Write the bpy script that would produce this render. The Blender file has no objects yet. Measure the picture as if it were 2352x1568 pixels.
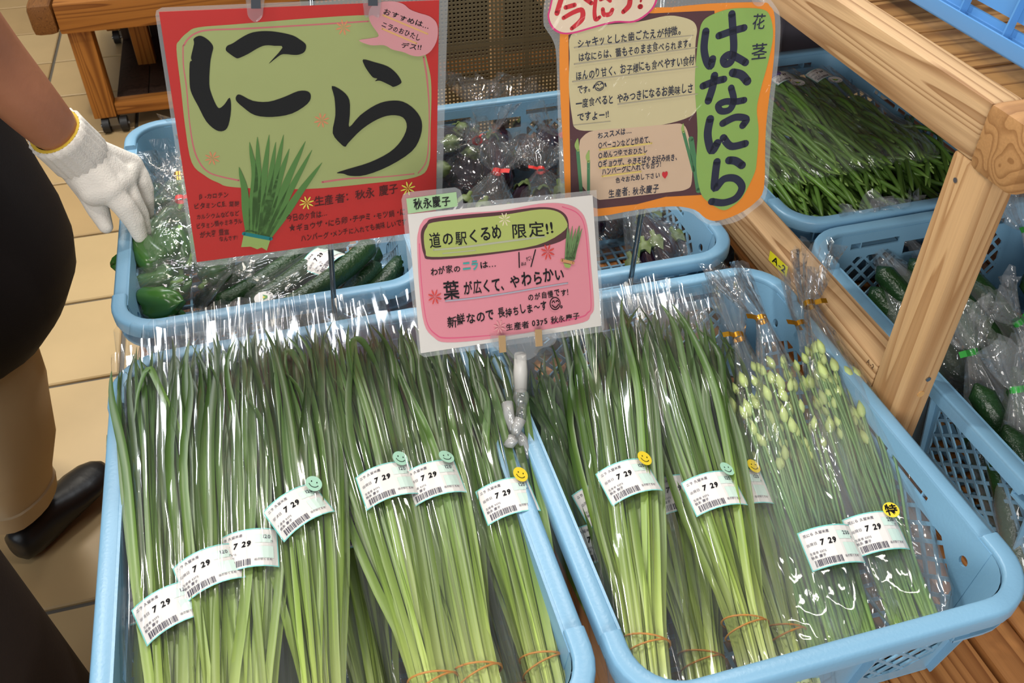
import bpy, bmesh, math, random
from mathutils import Vector, Matrix, noise
from mathutils.geometry import tessellate_polygon
PI = math.pi
SC = bpy.context.scene
COL = SC.collection
G = 0.72                      # height of the crate rims above the floor; everything is authored with the rims at z = 0
# ---------------------------------------------------------------- camera
CP = Vector((-0.19749, -0.32199, 0.71163)); FPX = 2106.87; YAW = 0.27487; PIT = 0.70716
_f = Vector((math.sin(YAW)*math.cos(PIT), math.cos(YAW)*math.cos(PIT), -math.sin(PIT)))
_r = Vector((math.cos(YAW), -math.sin(YAW), 0)); _u = _r.cross(_f)
cam = bpy.data.objects.new('camera', bpy.data.cameras.new('camera')); COL.objects.link(cam)
M = Matrix((_r, _u, -_f)).transposed().to_4x4(); M.translation = CP + Vector((0, 0, G)); cam.matrix_world = M
cam.data.sensor_width = 36; cam.data.lens = FPX/2352*36; cam.data.clip_start = 0.02
cam.data.dof.use_dof = True; cam.data.dof.focus_distance = 1.12; cam.data.dof.aperture_fstop = 18.0
SC.camera = cam
# ---------------------------------------------------------------- light
W = bpy.data.worlds.new('hall'); SC.world = W; W.use_nodes = True
W.node_tree.nodes['Background'].inputs[0].default_value = (0.80, 0.88, 1.0, 1); W.node_tree.nodes['Background'].inputs[1].default_value = 0.14
def area(name, loc, to, sx, sy, power, col, spread=180):
    l = bpy.data.lights.new(name, 'AREA'); l.shape = 'RECTANGLE'; l.size = sx; l.size_y = sy; l.energy = power; l.color = col
    l.spread = math.radians(spread)
    o = bpy.data.objects.new(name, l); COL.objects.link(o); o.location = (loc[0], loc[1], loc[2]+G)
    o.rotation_euler = (Vector(to)-Vector(loc)).to_track_quat('-Z', 'Y').to_euler(); return o
area('overhead_spot', (0.75, 1.75, 2.1), (0, 0.5, 0), 0.12, 0.12, 24, (1.0, 0.95, 0.86))
area('ceiling_tube_light', (-0.35, 2.1, 2.0), (-0.1, 0.4, 0), 1.3, 0.10, 24, (0.92, 0.96, 1.0))
area('ceiling_tube_light', (0.55, 0.2, 2.2), (0.1, 0.4, 0), 0.10, 1.3, 12, (1.0, 0.97, 0.9))
area('overhead_spot', (-0.9, 0.1, 2.1), (-0.2, 0.6, -0.2), 0.14, 0.14, 10, (1.0, 0.93, 0.82))
area('ceiling_tube_light', (-1.2, 3.4, 2.1), (-0.9, 3.0, -0.7), 0.9, 0.9, 34, (1.0, 0.93, 0.80))
area('entrance_window', (-2.6, -0.6, 1.3), (0, 0.5, 0), 1.6, 1.6, 18, (0.80, 0.90, 1.0))
area('front_fill_light', (-1.0, -2.4, 1.15), (0.1, 0.6, 0.1), 1.8, 1.2, 78, (1.0, 0.97, 0.93))  # soft fill added behind the camera to brighten the sign faces
area('overhead_spot', (-1.1, 1.5, 1.9), (0.65, 0.85, 0), 0.12, 0.12, 26, (1.0, 0.96, 0.88))  # extra spot, added to brighten the bean crate under the shelf
SC.view_settings.view_transform = 'Standard'; SC.view_settings.look = 'None'; SC.view_settings.gamma = 1
SC.view_settings.use_curve_mapping = False; SC.view_settings.exposure = -0.08
SC.cycles.max_bounces = 6; SC.cycles.diffuse_bounces = 2; SC.cycles.glossy_bounces = 2; SC.cycles.transmission_bounces = 3
SC.cycles.transparent_max_bounces = 24; SC.cycles.caustics_reflective = False; SC.cycles.caustics_refractive = False
# ---------------------------------------------------------------- pixel <-> place (reading measurements off the photograph)
def ray(px, py):
    return (_r*((px-1176)/FPX) - _u*((py-784)/FPX) + _f)
def at(px, py, z=0.0):
    d = ray(px, py); return CP + d*((z-CP.z)/d.z)
def aty(px, py, y):
    d = ray(px, py); return CP + d*((y-CP.y)/d.y)
def atx(px, py, x):
    d = ray(px, py); return CP + d*((x-CP.x)/d.x)
def atd(px, py, dist):
    return CP + ray(px, py)*dist
# ---------------------------------------------------------------- colour and materials
def lin(c):
    return tuple(((v/255)/12.92 if v/255 <= .04045 else ((v/255+.055)/1.055)**2.4) for v in c) + (1,)
MATS = {}
def mat(name, rgb=(200, 200, 200), rough=.5, spec=.5, metal=0, noise_amt=0, noise_scale=20, bump=0, bump_scale=60, var=0, coat=0, sub=0):
    if name in MATS: return MATS[name]
    m = bpy.data.materials.new(name); m.use_nodes = True; n = m.node_tree.nodes; k = m.node_tree.links
    b = n['Principled BSDF']; b.inputs['Roughness'].default_value = rough; b.inputs['Metallic'].default_value = metal
    b.inputs['Specular IOR Level'].default_value = spec; b.inputs['Coat Weight'].default_value = coat
    b.inputs['Base Color'].default_value = lin(rgb)
    tc = None
    if noise_amt or bump or var:
        tc = n.new('ShaderNodeTexCoord')
    if noise_amt or var:
        h = n.new('ShaderNodeHueSaturation'); h.inputs['Color'].default_value = lin(rgb)
        base = n.new('ShaderNodeMath'); base.operation = 'ADD'; base.inputs[0].default_value = 1-noise_amt/2-var/2; base.inputs[1].default_value = 0
        if noise_amt:
            t = n.new('ShaderNodeTexNoise'); t.inputs['Scale'].default_value = noise_scale; t.inputs['Detail'].default_value = 4
            k.new(tc.outputs['Object'], t.inputs['Vector'])
            mm = n.new('ShaderNodeMath'); mm.operation = 'MULTIPLY'; mm.inputs[1].default_value = noise_amt; k.new(t.outputs['Fac'], mm.inputs[0])
            k.new(mm.outputs[0], base.inputs[1])
        last = base
        if var:
            oi = n.new('ShaderNodeObjectInfo'); mv = n.new('ShaderNodeMath'); mv.operation = 'MULTIPLY_ADD'; mv.inputs[1].default_value = var
            k.new(oi.outputs['Random'], mv.inputs[0]); k.new(base.outputs[0], mv.inputs[2]); last = mv
        k.new(last.outputs[0], h.inputs['Value']); k.new(h.outputs[0], b.inputs['Base Color'])
    if bump:
        t = n.new('ShaderNodeTexNoise'); t.inputs['Scale'].default_value = bump_scale; t.inputs['Detail'].default_value = 3
        k.new(tc.outputs['Object'], t.inputs['Vector'])
        bp = n.new('ShaderNodeBump'); bp.inputs['Strength'].default_value = bump; bp.inputs['Distance'].default_value = .002
        k.new(t.outputs['Fac'], bp.inputs['Height']); k.new(bp.outputs[0], b.inputs['Normal'])
    MATS[name] = m; return m
def wood(name, c1, c2, axis='y', scale=1.0, rough=.55, knots=True):
    """growth rings seen along a board: stretched noise feeding a wave, plus fine fibre"""
    if name in MATS: return MATS[name]
    m = bpy.data.materials.new(name); m.use_nodes = True; n = m.node_tree.nodes; k = m.node_tree.links
    b = n['Principled BSDF']; b.inputs['Roughness'].default_value = rough; b.inputs['Specular IOR Level'].default_value = .3
    tc = n.new('ShaderNodeTexCoord'); oi = n.new('ShaderNodeObjectInfo')
    off = n.new('ShaderNodeVectorMath'); off.operation = 'SCALE'; off.inputs['Scale'].default_value = 7.3
    comb = n.new('ShaderNodeCombineXYZ')
    for i in range(3): k.new(oi.outputs['Random'], comb.inputs[i])
    k.new(comb.outputs[0], off.inputs[0])
    ad = n.new('ShaderNodeVectorMath'); ad.operation = 'ADD'; k.new(tc.outputs['Object'], ad.inputs[0]); k.new(off.outputs[0], ad.inputs[1])
    mp = n.new('ShaderNodeMapping'); s = [9, 9, 9]; s['xyz'.index(axis)] = .38; mp.inputs['Scale'].default_value = [v*scale for v in s]
    k.new(ad.outputs[0], mp.inputs['Vector'])
    t = n.new('ShaderNodeTexNoise'); t.inputs['Scale'].default_value = 1.6; t.inputs['Detail'].default_value = 2; t.inputs['Distortion'].default_value = .15
    k.new(mp.outputs[0], t.inputs['Vector'])
    mu = n.new('ShaderNodeMath'); mu.operation = 'MULTIPLY'; mu.inputs[1].default_value = 17; k.new(t.outputs['Fac'], mu.inputs[0])
    fr = n.new('ShaderNodeMath'); fr.operation = 'FRACT'; k.new(mu.outputs[0], fr.inputs[0])
    r = n.new('ShaderNodeValToRGB'); r.color_ramp.elements[0].color = lin(c1); r.color_ramp.elements[1].color = lin(c2)
    r.color_ramp.elements[0].position = .45; r.color_ramp.elements[1].position = .94
    e = r.color_ramp.elements.new(1.0); e.color = lin(c1)
    k.new(fr.outputs[0], r.inputs[0])
    mp2 = n.new('ShaderNodeMapping'); s = [420, 420, 420]; s['xyz'.index(axis)] = 12; mp2.inputs['Scale'].default_value = s; k.new(ad.outputs[0], mp2.inputs['Vector'])
    t2 = n.new('ShaderNodeTexNoise'); t2.inputs['Scale'].default_value = 1; k.new(mp2.outputs[0], t2.inputs['Vector'])
    mx = n.new('ShaderNodeHueSaturation'); v = n.new('ShaderNodeMath'); v.operation = 'MULTIPLY_ADD'; v.inputs[1].default_value = .28; v.inputs[2].default_value = .86
    k.new(t2.outputs['Fac'], v.inputs[0]); k.new(v.outputs[0], mx.inputs['Value']); k.new(r.outputs[0], mx.inputs['Color']); k.new(mx.outputs[0], b.inputs['Base Color'])
    bp = n.new('ShaderNodeBump'); bp.inputs['Strength'].default_value = .25; bp.inputs['Distance'].default_value = .001
    k.new(t2.outputs['Fac'], bp.inputs['Height']); k.new(bp.outputs[0], b.inputs['Normal'])
    MATS[name] = m; return m
def film(name, base=.07, edge=.55, haze=.03, rough=.07, creases=14, stretch=(1, .12, 1), bump=.8, tint=(255, 255, 255)):
    """thin clear plastic: see-through, glossy by angle, creased"""
    if name in MATS: return MATS[name]
    m = bpy.data.materials.new(name); m.use_nodes = True; n = m.node_tree.nodes; k = m.node_tree.links
    for x in list(n):
        if x.type != 'OUTPUT_MATERIAL': n.remove(x)
    out = n['Material Output']
    tr = n.new('ShaderNodeBsdfTransparent'); tr.inputs[0].default_value = lin(tint)
    gl = n.new('ShaderNodeBsdfGlossy'); gl.inputs['Roughness'].default_value = rough
    df = n.new('ShaderNodeBsdfDiffuse'); df.inputs[0].default_value = (.85, .87, .88, 1)
    tc = n.new('ShaderNodeTexCoord'); mp = n.new('ShaderNodeMapping'); mp.inputs['Scale'].default_value = stretch; k.new(tc.outputs['Object'], mp.inputs['Vector'])
    t = n.new('ShaderNodeTexNoise'); t.inputs['Scale'].default_value = creases; t.inputs['Detail'].default_value = 2.5; t.inputs['Distortion'].default_value = 1.2
    k.new(mp.outputs[0], t.inputs['Vector'])
    # ridged noise -> crisp crease lines
    a = n.new('ShaderNodeMath'); a.operation = 'SUBTRACT'; a.inputs[1].default_value = .5; k.new(t.outputs['Fac'], a.inputs[0])
    ab = n.new('ShaderNodeMath'); ab.operation = 'ABSOLUTE'; k.new(a.outputs[0], ab.inputs[0])
    bp = n.new('ShaderNodeBump'); bp.inputs['Strength'].default_value = bump; bp.inputs['Distance'].default_value = .012
    k.new(ab.outputs[0], bp.inputs['Height'])
    lw = n.new('ShaderNodeLayerWeight'); lw.inputs['Blend'].default_value = .35; k.new(bp.outputs[0], lw.inputs['Normal'])
    pw = n.new('ShaderNodeMath'); pw.operation = 'POWER'; pw.inputs[1].default_value = 3.6; k.new(lw.outputs['Facing'], pw.inputs[0])
    fa = n.new('ShaderNodeMath'); fa.operation = 'MULTIPLY_ADD'; fa.inputs[1].default_value = edge; fa.inputs[2].default_value = base; k.new(pw.outputs[0], fa.inputs[0])
    cl = n.new('ShaderNodeClamp'); k.new(fa.outputs[0], cl.inputs[0])
    k.new(bp.outputs[0], gl.inputs['Normal'])
    m1 = n.new('ShaderNodeMixShader'); m1.inputs[0].default_value = haze; k.new(tr.outputs[0], m1.inputs[1]); k.new(df.outputs[0], m1.inputs[2])
    m2 = n.new('ShaderNodeMixShader'); k.new(cl.outputs[0], m2.inputs[0]); k.new(m1.outputs[0], m2.inputs[1]); k.new(gl.outputs[0], m2.inputs[2])
    k.new(m2.outputs[0], out.inputs['Surface']); MATS[name] = m; return m
def ramp_uv(name, stops, rough=.4, var=.25, axis=0, bumpy=0, sheen=.5):
    """colour runs along the piece (its own pigment), with a little difference from piece to piece"""
    if name in MATS: return MATS[name]
    m = bpy.data.materials.new(name); m.use_nodes = True; n = m.node_tree.nodes; k = m.node_tree.links
    b = n['Principled BSDF']; b.inputs['Roughness'].default_value = rough; b.inputs['Specular IOR Level'].default_value = sheen
    uv = n.new('ShaderNodeUVMap'); sp = n.new('ShaderNodeSeparateXYZ'); k.new(uv.outputs[0], sp.inputs[0])
    r = n.new('ShaderNodeValToRGB'); el = r.color_ramp.elements
    el[0].position = stops[0][0]; el[0].color = lin(stops[0][1]); el[1].position = stops[-1][0]; el[1].color = lin(stops[-1][1])
    for p, c in stops[1:-1]: e = el.new(p); e.color = lin(c)
    k.new(sp.outputs[axis], r.inputs[0])
    oi = n.new('ShaderNodeObjectInfo'); v = n.new('ShaderNodeMath'); v.operation = 'MULTIPLY_ADD'; v.inputs[1].default_value = var; v.inputs[2].default_value = 1-var/2
    k.new(oi.outputs['Random'], v.inputs[0]); h = n.new('ShaderNodeHueSaturation'); k.new(v.outputs[0], h.inputs['Value'])
    k.new(r.outputs[0], h.inputs['Color']); k.new(h.outputs[0], b.inputs['Base Color'])
    if bumpy:
        tc = n.new('ShaderNodeTexCoord'); t = n.new('ShaderNodeTexNoise'); t.inputs['Scale'].default_value = bumpy; k.new(tc.outputs['Object'], t.inputs['Vector'])
        bp = n.new('ShaderNodeBump'); bp.inputs['Strength'].default_value = .5; bp.inputs['Distance'].default_value = .002; k.new(t.outputs['Fac'], bp.inputs['Height']); k.new(bp.outputs[0], b.inputs['Normal'])
    MATS[name] = m; return m
# ---------------------------------------------------------------- objects
class MB:
    """collects plain geometry; build() links it as one mesh object"""
    def __init__(s): s.v = []; s.f = []; s.uv = None
    def add(s, vs, fs):
        o = len(s.v); s.v += [tuple(p) for p in vs]; s.f += [tuple(i+o for i in f) for f in fs]; return s
    def box(s, a, b):
        x0, y0, z0 = a; x1, y1, z1 = b
        return s.add([(x0,y0,z0),(x1,y0,z0),(x1,y1,z0),(x0,y1,z0),(x0,y0,z1),(x1,y0,z1),(x1,y1,z1),(x0,y1,z1)],
                     [(3,2,1,0),(4,5,6,7),(0,1,5,4),(1,2,6,5),(2,3,7,6),(3,0,4,7)])
    def loft(s, rings, closed=True, cap0=False, cap1=False):
        o = len(s.v); n = len(rings[0])
        for r in rings: s.v += [tuple(p) for p in r]
        m = n if closed else n-1
        for i in range(len(rings)-1):
            for j in range(m):
                a = o+i*n+j; b = o+i*n+(j+1) % n
                s.f.append((a, b, b+n, a+n))
        if cap0: s.f.append(tuple(o+j for j in range(n-1, -1, -1)))
        if cap1: s.f.append(tuple(o+(len(rings)-1)*n+j for j in range(n)))
        return s
    def tube(s, pts, rad, n=8, cap=True):
        rings = []; up = Vector((0, 0, 1))
        for i, p in enumerate(pts):
            p = Vector(p); d = (Vector(pts[min(i+1, len(pts)-1)])-Vector(pts[max(i-1, 0)])).normalized()
            a = d.cross(up if abs(d.dot(up)) < .95 else Vector((1, 0, 0))).normalized(); b = d.cross(a)
            rr_ = rad[i] if isinstance(rad, (list, tuple)) else rad
            rings.append([p+(a*math.cos(t*2*PI/n)+b*math.sin(t*2*PI/n))*rr_ for t in range(n)])
        return s.loft(rings, True, cap, cap)
    def mesh(s, name, smooth=False, sharp=None):
        me = bpy.data.meshes.new(name); me.from_pydata(s.v, [], s.f); me.update()
        if smooth: me.shade_smooth()
        if smooth and sharp: me.set_sharp_from_angle(angle=math.radians(sharp))
        if s.uv:
            l = me.uv_layers.new(name='UVMap')
            for li, lp in enumerate(me.loops): l.data[li].uv = s.uv[lp.vertex_index]
        return me
    def build(s, name, m, parent=None, smooth=False, sharp=None, local=True):
        """vertices are in world places; a parent's location is taken off"""
        if parent is not None and not local:
            q = PLACE[parent.name]; s.v = [tuple(Vector(v)-q) for v in s.v]
        o = bpy.data.objects.new(name, s.mesh(name, smooth, sharp)); COL.objects.link(o)
        o.data.materials.append(m)
        if parent is not None: o.parent = parent
        return o
PLACE = {}
def tag(o, label=None, cat=None, group=None, kind=None):
    if label: o['label'] = label
    if cat: o['category'] = cat
    if group: o['group'] = group
    if kind: o['kind'] = kind
    return o
def thing(name, loc, label, cat, group=None, rot=(0, 0, 0)):
    o = bpy.data.objects.new(name, None); COL.objects.link(o); o.location = loc; o.rotation_euler = rot; o.empty_display_size = .05
    tag(o, label, cat, group); PLACE[o.name] = Vector(loc); return o
def bevel(me_obj, w, seg=2, angle=35):
    b = bmesh.new(); b.from_mesh(me_obj.data)
    es = [e for e in b.edges if len(e.link_faces) == 2 and e.calc_face_angle(0) > math.radians(angle)]
    bmesh.ops.bevel(b, geom=es, offset=w, segments=seg, profile=.6, affect='EDGES'); b.to_mesh(me_obj.data); b.free()
    me_obj.data.shade_smooth(); me_obj.data.set_sharp_from_angle(angle=math.radians(40)); return me_obj
def copy_tree(o, parent=None):
    c = o.copy(); COL.objects.link(c)
    if parent is not None: c.parent = parent
    for ch in o.children: copy_tree(ch, c)
    return c
# ================================================================ setting: tiled floor
m_tile = [mat('floor_tile_%d' % i, c, rough=.38, noise_amt=.22, noise_scale=6, var=.10) for i, c in enumerate([(204, 172, 122), (196, 163, 113), (210, 180, 130)])]
m_grout = mat('grout', (112, 106, 96), rough=.9, noise_amt=.3)
fl = thing('floor', (0, 0, -.72), None, None); fl['kind'] = 'structure'
MB().box((-3.2, -1.6, -.06), (2.6, 5.4, -.008)).build('grout', m_grout, fl)
TP = .312
tile_me = []
for i in range(3):
    t = MB(); a = TP/2-.0055; rings = [[(x*(a-k), y*(a-k), z) for x, y in ((-1, -1), (1, -1), (1, 1), (-1, 1))] for k, z in ((0, -.010), (0, -.003), (.003, 0))]
    t.loft(rings, True, False, True); tile_me.append(t.mesh('tile')); tile_me[-1].materials.append(m_tile[i])
rnd = random.Random(3)
X0 = -.955; Y0 = .49
ntile = 0
for i in range(-5, 9):
    for j in range(-3, 14):
        x = X0+(i+.5)*TP; y = Y0+(j+.5)*TP
        if x > 1.4 and j > 8: continue
        o = bpy.data.objects.new('tile', tile_me[rnd.randrange(3)]); COL.objects.link(o); o.parent = fl
        o.location = (x, y, rnd.uniform(-.0006, 0)); ntile += 1
# ================================================================ crates
m_blue = mat('crate_blue', (126, 172, 202), rough=.36, noise_amt=.10, noise_scale=9, bump=.12, bump_scale=300)
m_blue2 = mat('crate_blue_deep', (92, 150, 208), rough=.4, noise_amt=.08, noise_scale=9)
CW, CD, CH, CR = .41, .55, .15, .062
WT = .0165; TAPER = .020; TH = .0028
def rloop(inset, z, notch=0.0, n=8):
    """rounded rectangle loop; the middle of the long sides sits a little lower"""
    hx, hy, r = CW/2-inset, CD/2-inset, CR-inset; pts = []
    ys = [CD/2-.080, CD/2-.083]
    for cx, cy, a0 in ((hx-r, hy-r, 0), (-hx+r, hy-r, PI/2), (-hx+r, -hy+r, PI), (hx-r, -hy+r, 3*PI/2)):
        for k in range(n+1):
            a = a0+PI/2*k/n; pts.append((cx+r*math.cos(a), cy+r*math.sin(a), z))
        if a0 == PI/2: pts += [(-hx, ys[0], z), (-hx, ys[1], z-notch), (-hx, -ys[1], z-notch), (-hx, -ys[0], z)]
        if a0 == 3*PI/2: pts += [(hx, -ys[0], z), (hx, -ys[1], z-notch), (hx, ys[1], z-notch), (hx, ys[0], z)]
    return pts
def plate(mb, outer, holes, f, th):
    """flat plate with holes; f(u,h,off) maps to space"""
    loops = [outer]+holes
    tris = tessellate_polygon([[Vector((p[0], p[1], 0)) for p in l] for l in loops])
    flat = [p for l in loops for p in l]; n = len(flat)
    vs = [f(p[0], p[1], 0) for p in flat]+[f(p[0], p[1], th) for p in flat]; fs = []
    for t in tris: fs.append(tuple(t)); fs.append(tuple(i+n for i in reversed(t)))
    o = 0
    for l in loops:
        m = len(l)
        for i in range(m): a, b = o+i, o+(i+1) % m; fs.append((a, b, b+n, a+n))
        o += m
    mb.add(vs, fs)
def clip(poly, region):
    out = poly; c = len(region)
    area_ = sum(region[i][0]*region[(i+1) % c][1]-region[(i+1) % c][0]*region[i][1] for i in range(c)); s = 1 if area_ > 0 else -1
    for i in range(c):
        ax, ay = region[i]; bx, by = region[(i+1) % c]; inp = out; out = []
        if not inp: break
        def side(p): return s*((bx-ax)*(p[1]-ay)-(by-ay)*(p[0]-ax))
        for j in range(len(inp)):
            p, q = inp[j], inp[(j+1) % len(inp)]; sp_, sq = side(p), side(q)
            if sp_ >= 0: out.append(p)
            if (sp_ > 0) != (sq > 0) and abs(sp_-sq) > 1e-12:
                t = sp_/(sp_-sq); out.append((p[0]+(q[0]-p[0])*t, p[1]+(q[1]-p[1])*t))
    return out
def lattice(mb, region, f, pitch=.0182, w=.0040, th=.0024, ang=45, off=.0002):
    cu = sum(p[0] for p in region)/len(region); ch_ = sum(p[1] for p in region)/len(region)
    for sgn in (1, -1):
        a = math.radians(ang*sgn); dx, dy = math.cos(a), math.sin(a); nx, ny = -dy, dx
        for k in range(-14, 15):
            c0 = (cu+nx*k*pitch, ch_+ny*k*pitch); L = .3
            q = [(c0[0]-dx*L+nx*w/2, c0[1]-dy*L+ny*w/2), (c0[0]-dx*L-nx*w/2, c0[1]-dy*L-ny*w/2), (c0[0]+dx*L-nx*w/2, c0[1]+dy*L-ny*w/2), (c0[0]+dx*L+nx*w/2, c0[1]+dy*L+ny*w/2)]
            q = clip(q, region)
            if len(q) >= 3:
                n = len(q); o1 = off+(.0003 if sgn > 0 else 0)
                vs = [f(p[0], p[1], o1) for p in q]+[f(p[0], p[1], o1+th) for p in q]
                mb.add(vs, [tuple(range(n)), tuple(range(2*n-1, n-1, -1))]+[(i, (i+1) % n, (i+1) % n+n, i+n) for i in range(n)])
def rect(u0, h0, u1, h1): return [(u0, h0), (u1, h0), (u1, h1), (u0, h1)]
def disc(u, h, r, n=12): return [(u+r*math.cos(2*PI*i/n), h+r*math.sin(2*PI*i/n)) for i in range(n)]
def make_crate(mt):
    parts = {}
    UL = CD/2-CR; US = CW/2-CR
    def fx(s):   # long sides
        return lambda u, h, off: (s*(CW/2-WT-TAPER*h/CH-off), u, -h)
    def fy(s):
        return lambda u, h, off: (u, s*(CD/2-WT-TAPER*h/CH-off), -h)
    prof = [(0, -.017), (0, -.004), (.0012, -.0012), (.004, 0), (.0165, 0), (.0188, -.0015), (.0192, -.004), (.0192, -.012), (.0168, -.012), (.0168, -.0045), (.0025, -.0045), (.0025, -.017)]
    mb = MB(); rings = [rloop(i, z, .006) for i, z in prof]; mb.loft(rings+[rings[0]]); parts['rim'] = [mb.mesh('rim', True, 50)]
    # stacking flange under the rim round the corners, with upright fins
    parts['stacking_lip'] = []
    for q in range(4):
        mb = MB(); sx, sy = ((1, 1), (-1, 1), (-1, -1), (1, -1))[q]
        arc = []
        for k in range(-2, 11):
            if k < 0: a = 0; ex = (-k)*.016; ey = 0
            elif k > 8: a = PI/2; ex = 0; ey = (k-8)*.016
            else: a = PI/2*k/8; ex = ey = 0
            arc.append((a, ex, ey))
        def pt(a, ex, ey, ins, z):
            r = CR-ins; x = CW/2-CR+r*math.cos(a); y = CD/2-CR+r*math.sin(a)
            if ex: y -= ex
            if ey: x -= ey
            return (sx*x, sy*y, z)
        rings = [[pt(a, ex, ey, ins, z) for a, ex, ey in arc] for ins, z in ((.004, -.036), (.004, -.033), (WT+.004, -.033), (WT+.004, -.036), (.004, -.036))]
        mb.loft(rings, False)
        for a, ex, ey in (arc[0], arc[4], arc[8], arc[12]):
            P = [pt(a, ex, ey, ins, z) for ins, z in ((.005, -.010), (WT+.004, -.010), (WT+.006, -.036), (.005, -.036))]
            d = Vector((-math.sin(a)*sx, math.cos(a)*sy, 0))*.001
            mb.add([Vector(p)-d for p in P]+[Vector(p)+d for p in P], [(0, 1, 2, 3), (7, 6, 5, 4), (0, 1, 5, 4), (1, 2, 6, 5), (2, 3, 7, 6), (3, 0, 4, 7)])
        parts['stacking_lip'].append(mb.mesh('stacking_lip'))
    # solid rounded corners of the wall
    parts['corner_wall'] = []; hs = [.006, .05, .10, .138, .146, CH]
    for sx, sy in ((1, 1), (-1, 1), (-1, -1), (1, -1)):
        mb = MB(); rings = []
        for h in hs:
            ins = WT+TAPER*h/CH+(.004 if h == .146 else 0)+(.012 if h == CH else 0)
            rings.append([(sx*(CW/2-CR+(CR-ins)*math.cos(PI/2*k/8)), sy*(CD/2-CR+(CR-ins)*math.sin(PI/2*k/8)), -h) for k in range(9)])
        inner = [[(x-sx*TH*.8, y-sy*TH*.8, z+(.002 if z < -.14 else 0)) for x, y, z in r] for r in rings]
        mb.loft(rings, False); mb.loft(inner, False); parts['corner_wall'].append(mb.mesh('corner_wall', True, 50))
    # long walls
    parts['long_wall'] = []; parts['short_wall'] = []
    for s in (1, -1):
        mb = MB(); f = fx(s); regs = []
        for e in (1, -1):
            regs.append([(e*.040, .052), (e*.090, .042), (e*.160, .042), (e*.204, .080), (e*.204, .100), (e*.176, .128), (e*.040, .128)])
        holes = list(regs)+[rect(-.052, .024, .052, .031)]
        for e in (1, -1): holes += [rect(min(e*.060, e*.125), .024, max(e*.060, e*.125), .031), disc(e*.194, .040, .0058)]
        plate(mb, rect(-UL, .006, UL, CH-.004), holes, f, TH)
        for r in regs: lattice(mb, r, f)
        for u in (-.2, -.032, .032, .2, -.115, .115):
            lo = .142 if abs(u) < .05 or abs(u) > .19 else .036
            x0 = CW/2-WT+.008
            P = [(s*x0, u, -.012), (s*(CW/2-WT-.001), u, -.012), (s*(CW/2-WT-TAPER*lo/CH-.001), u, -lo), (s*(CW/2-WT-TAPER*lo/CH+.006), u, -lo)]
            mb.add([(p[0], p[1]-.001, p[2]) for p in P]+[(p[0], p[1]+.001, p[2]) for p in P], [(0, 1, 2, 3), (7, 6, 5, 4), (0, 1, 5, 4), (1, 2, 6, 5), (2, 3, 7, 6), (3, 0, 4, 7)])
        parts['long_wall'].append(mb.mesh('long_wall'))
    for s in (1, -1):
        mb = MB(); f = fy(s); regs = []
        for e in (1, -1):
            regs.append([(e*.050, .052), (e*.050, .110), (e*.070, .128), (e*.105, .128), (e*.132, .104), (e*.132, .060), (e*.115, .042), (e*.060, .042)])
        holes = list(regs)+[rect(-.040, .030, .040, .050)]
        for e in (1, -1): holes += [rect(min(e*.050, e*.128), .020, max(e*.050, e*.128), .029)]
        plate(mb, rect(-US, .006, US, CH-.004), holes, f, TH)
        for r in regs: lattice(mb, r, f)
        for e in (1, -1):    # shelf under each slot
            q0, q1 = min(e*.048, e*.130), max(e*.048, e*.130)
            y0, y1 = s*(CD/2-WT-.004), s*(CD/2-WT+.010); mb.box((q0, min(y0, y1), -.0325), (q1, max(y0, y1), -.030))
        for u in (-.142, -.045, .045, .142):
            lo = .142; y0 = CD/2-WT+.008
            P = [(u, s*y0, -.012), (u, s*(CD/2-WT-.001), -.012), (u, s*(CD/2-WT-TAPER*lo/CH-.001), -lo), (u, s*(CD/2-WT-TAPER*lo/CH+.006), -lo)]
            mb.add([(p[0]-.001, p[1], p[2]) for p in P]+[(p[0]+.001, p[1], p[2]) for p in P], [(0, 1, 2, 3), (7, 6, 5, 4), (0, 1, 5, 4), (1, 2, 6, 5), (2, 3, 7, 6), (3, 0, 4, 7)])
        parts['short_wall'].append(mb.mesh('short_wall'))
    # base grid
    mb = MB(); bx, by = CW/2-WT-TAPER, CD/2-WT-TAPER; z0, z1 = -CH, -CH+.003
    g = lambda u, h, off: (u, h, z1-off)
    r = CR-WT-TAPER; outer = []
    for cx, cy, a0 in ((bx-r, by-r, 0), (-bx+r, by-r, PI/2), (-bx+r, -by+r, PI), (bx-r, -by+r, 3*PI/2)):
        outer += [(cx+r*math.cos(a0+PI/2*k/4), cy+r*math.sin(a0+PI/2*k/4)) for k in range(5)]
    regs = [rect(x0, y0, x1, y1) for x0, x1 in ((-bx+.016, -.010), (.010, bx-.016)) for y0, y1 in ((-by+.016, -.010), (.010, by-.016))]
    plate(mb, outer, regs, g, .003)
    for x0, x1 in ((-bx+.016, -.010), (.010, bx-.016)):
        for y0, y1 in ((-by+.016, -.010), (.010, by-.016)):
            nx = 8; ny = 12
            for i in range(1, nx):
                x = x0+(x1-x0)*i/nx; mb.box((x-.0018, y0, z0+.0002), (x+.0018, y1, z1-.0002))
            for j in range(1, ny):
                y = y0+(y1-y0)*j/ny; mb.box((x0, y-.0018, z0), (x1, y+.0018, z1))
    parts['base_grid'] = [mb.mesh('base_grid')]
    for l in parts.values():
        for me in l: me.materials.append(mt)
    return parts
CRATE = make_crate(m_blue)
CRATE_DEEP = {k: [me.copy() for me in l] for k, l in CRATE.items()}
for l in CRATE_DEEP.values():
    for me in l: me.materials.clear(); me.materials.append(m_blue2)
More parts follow.
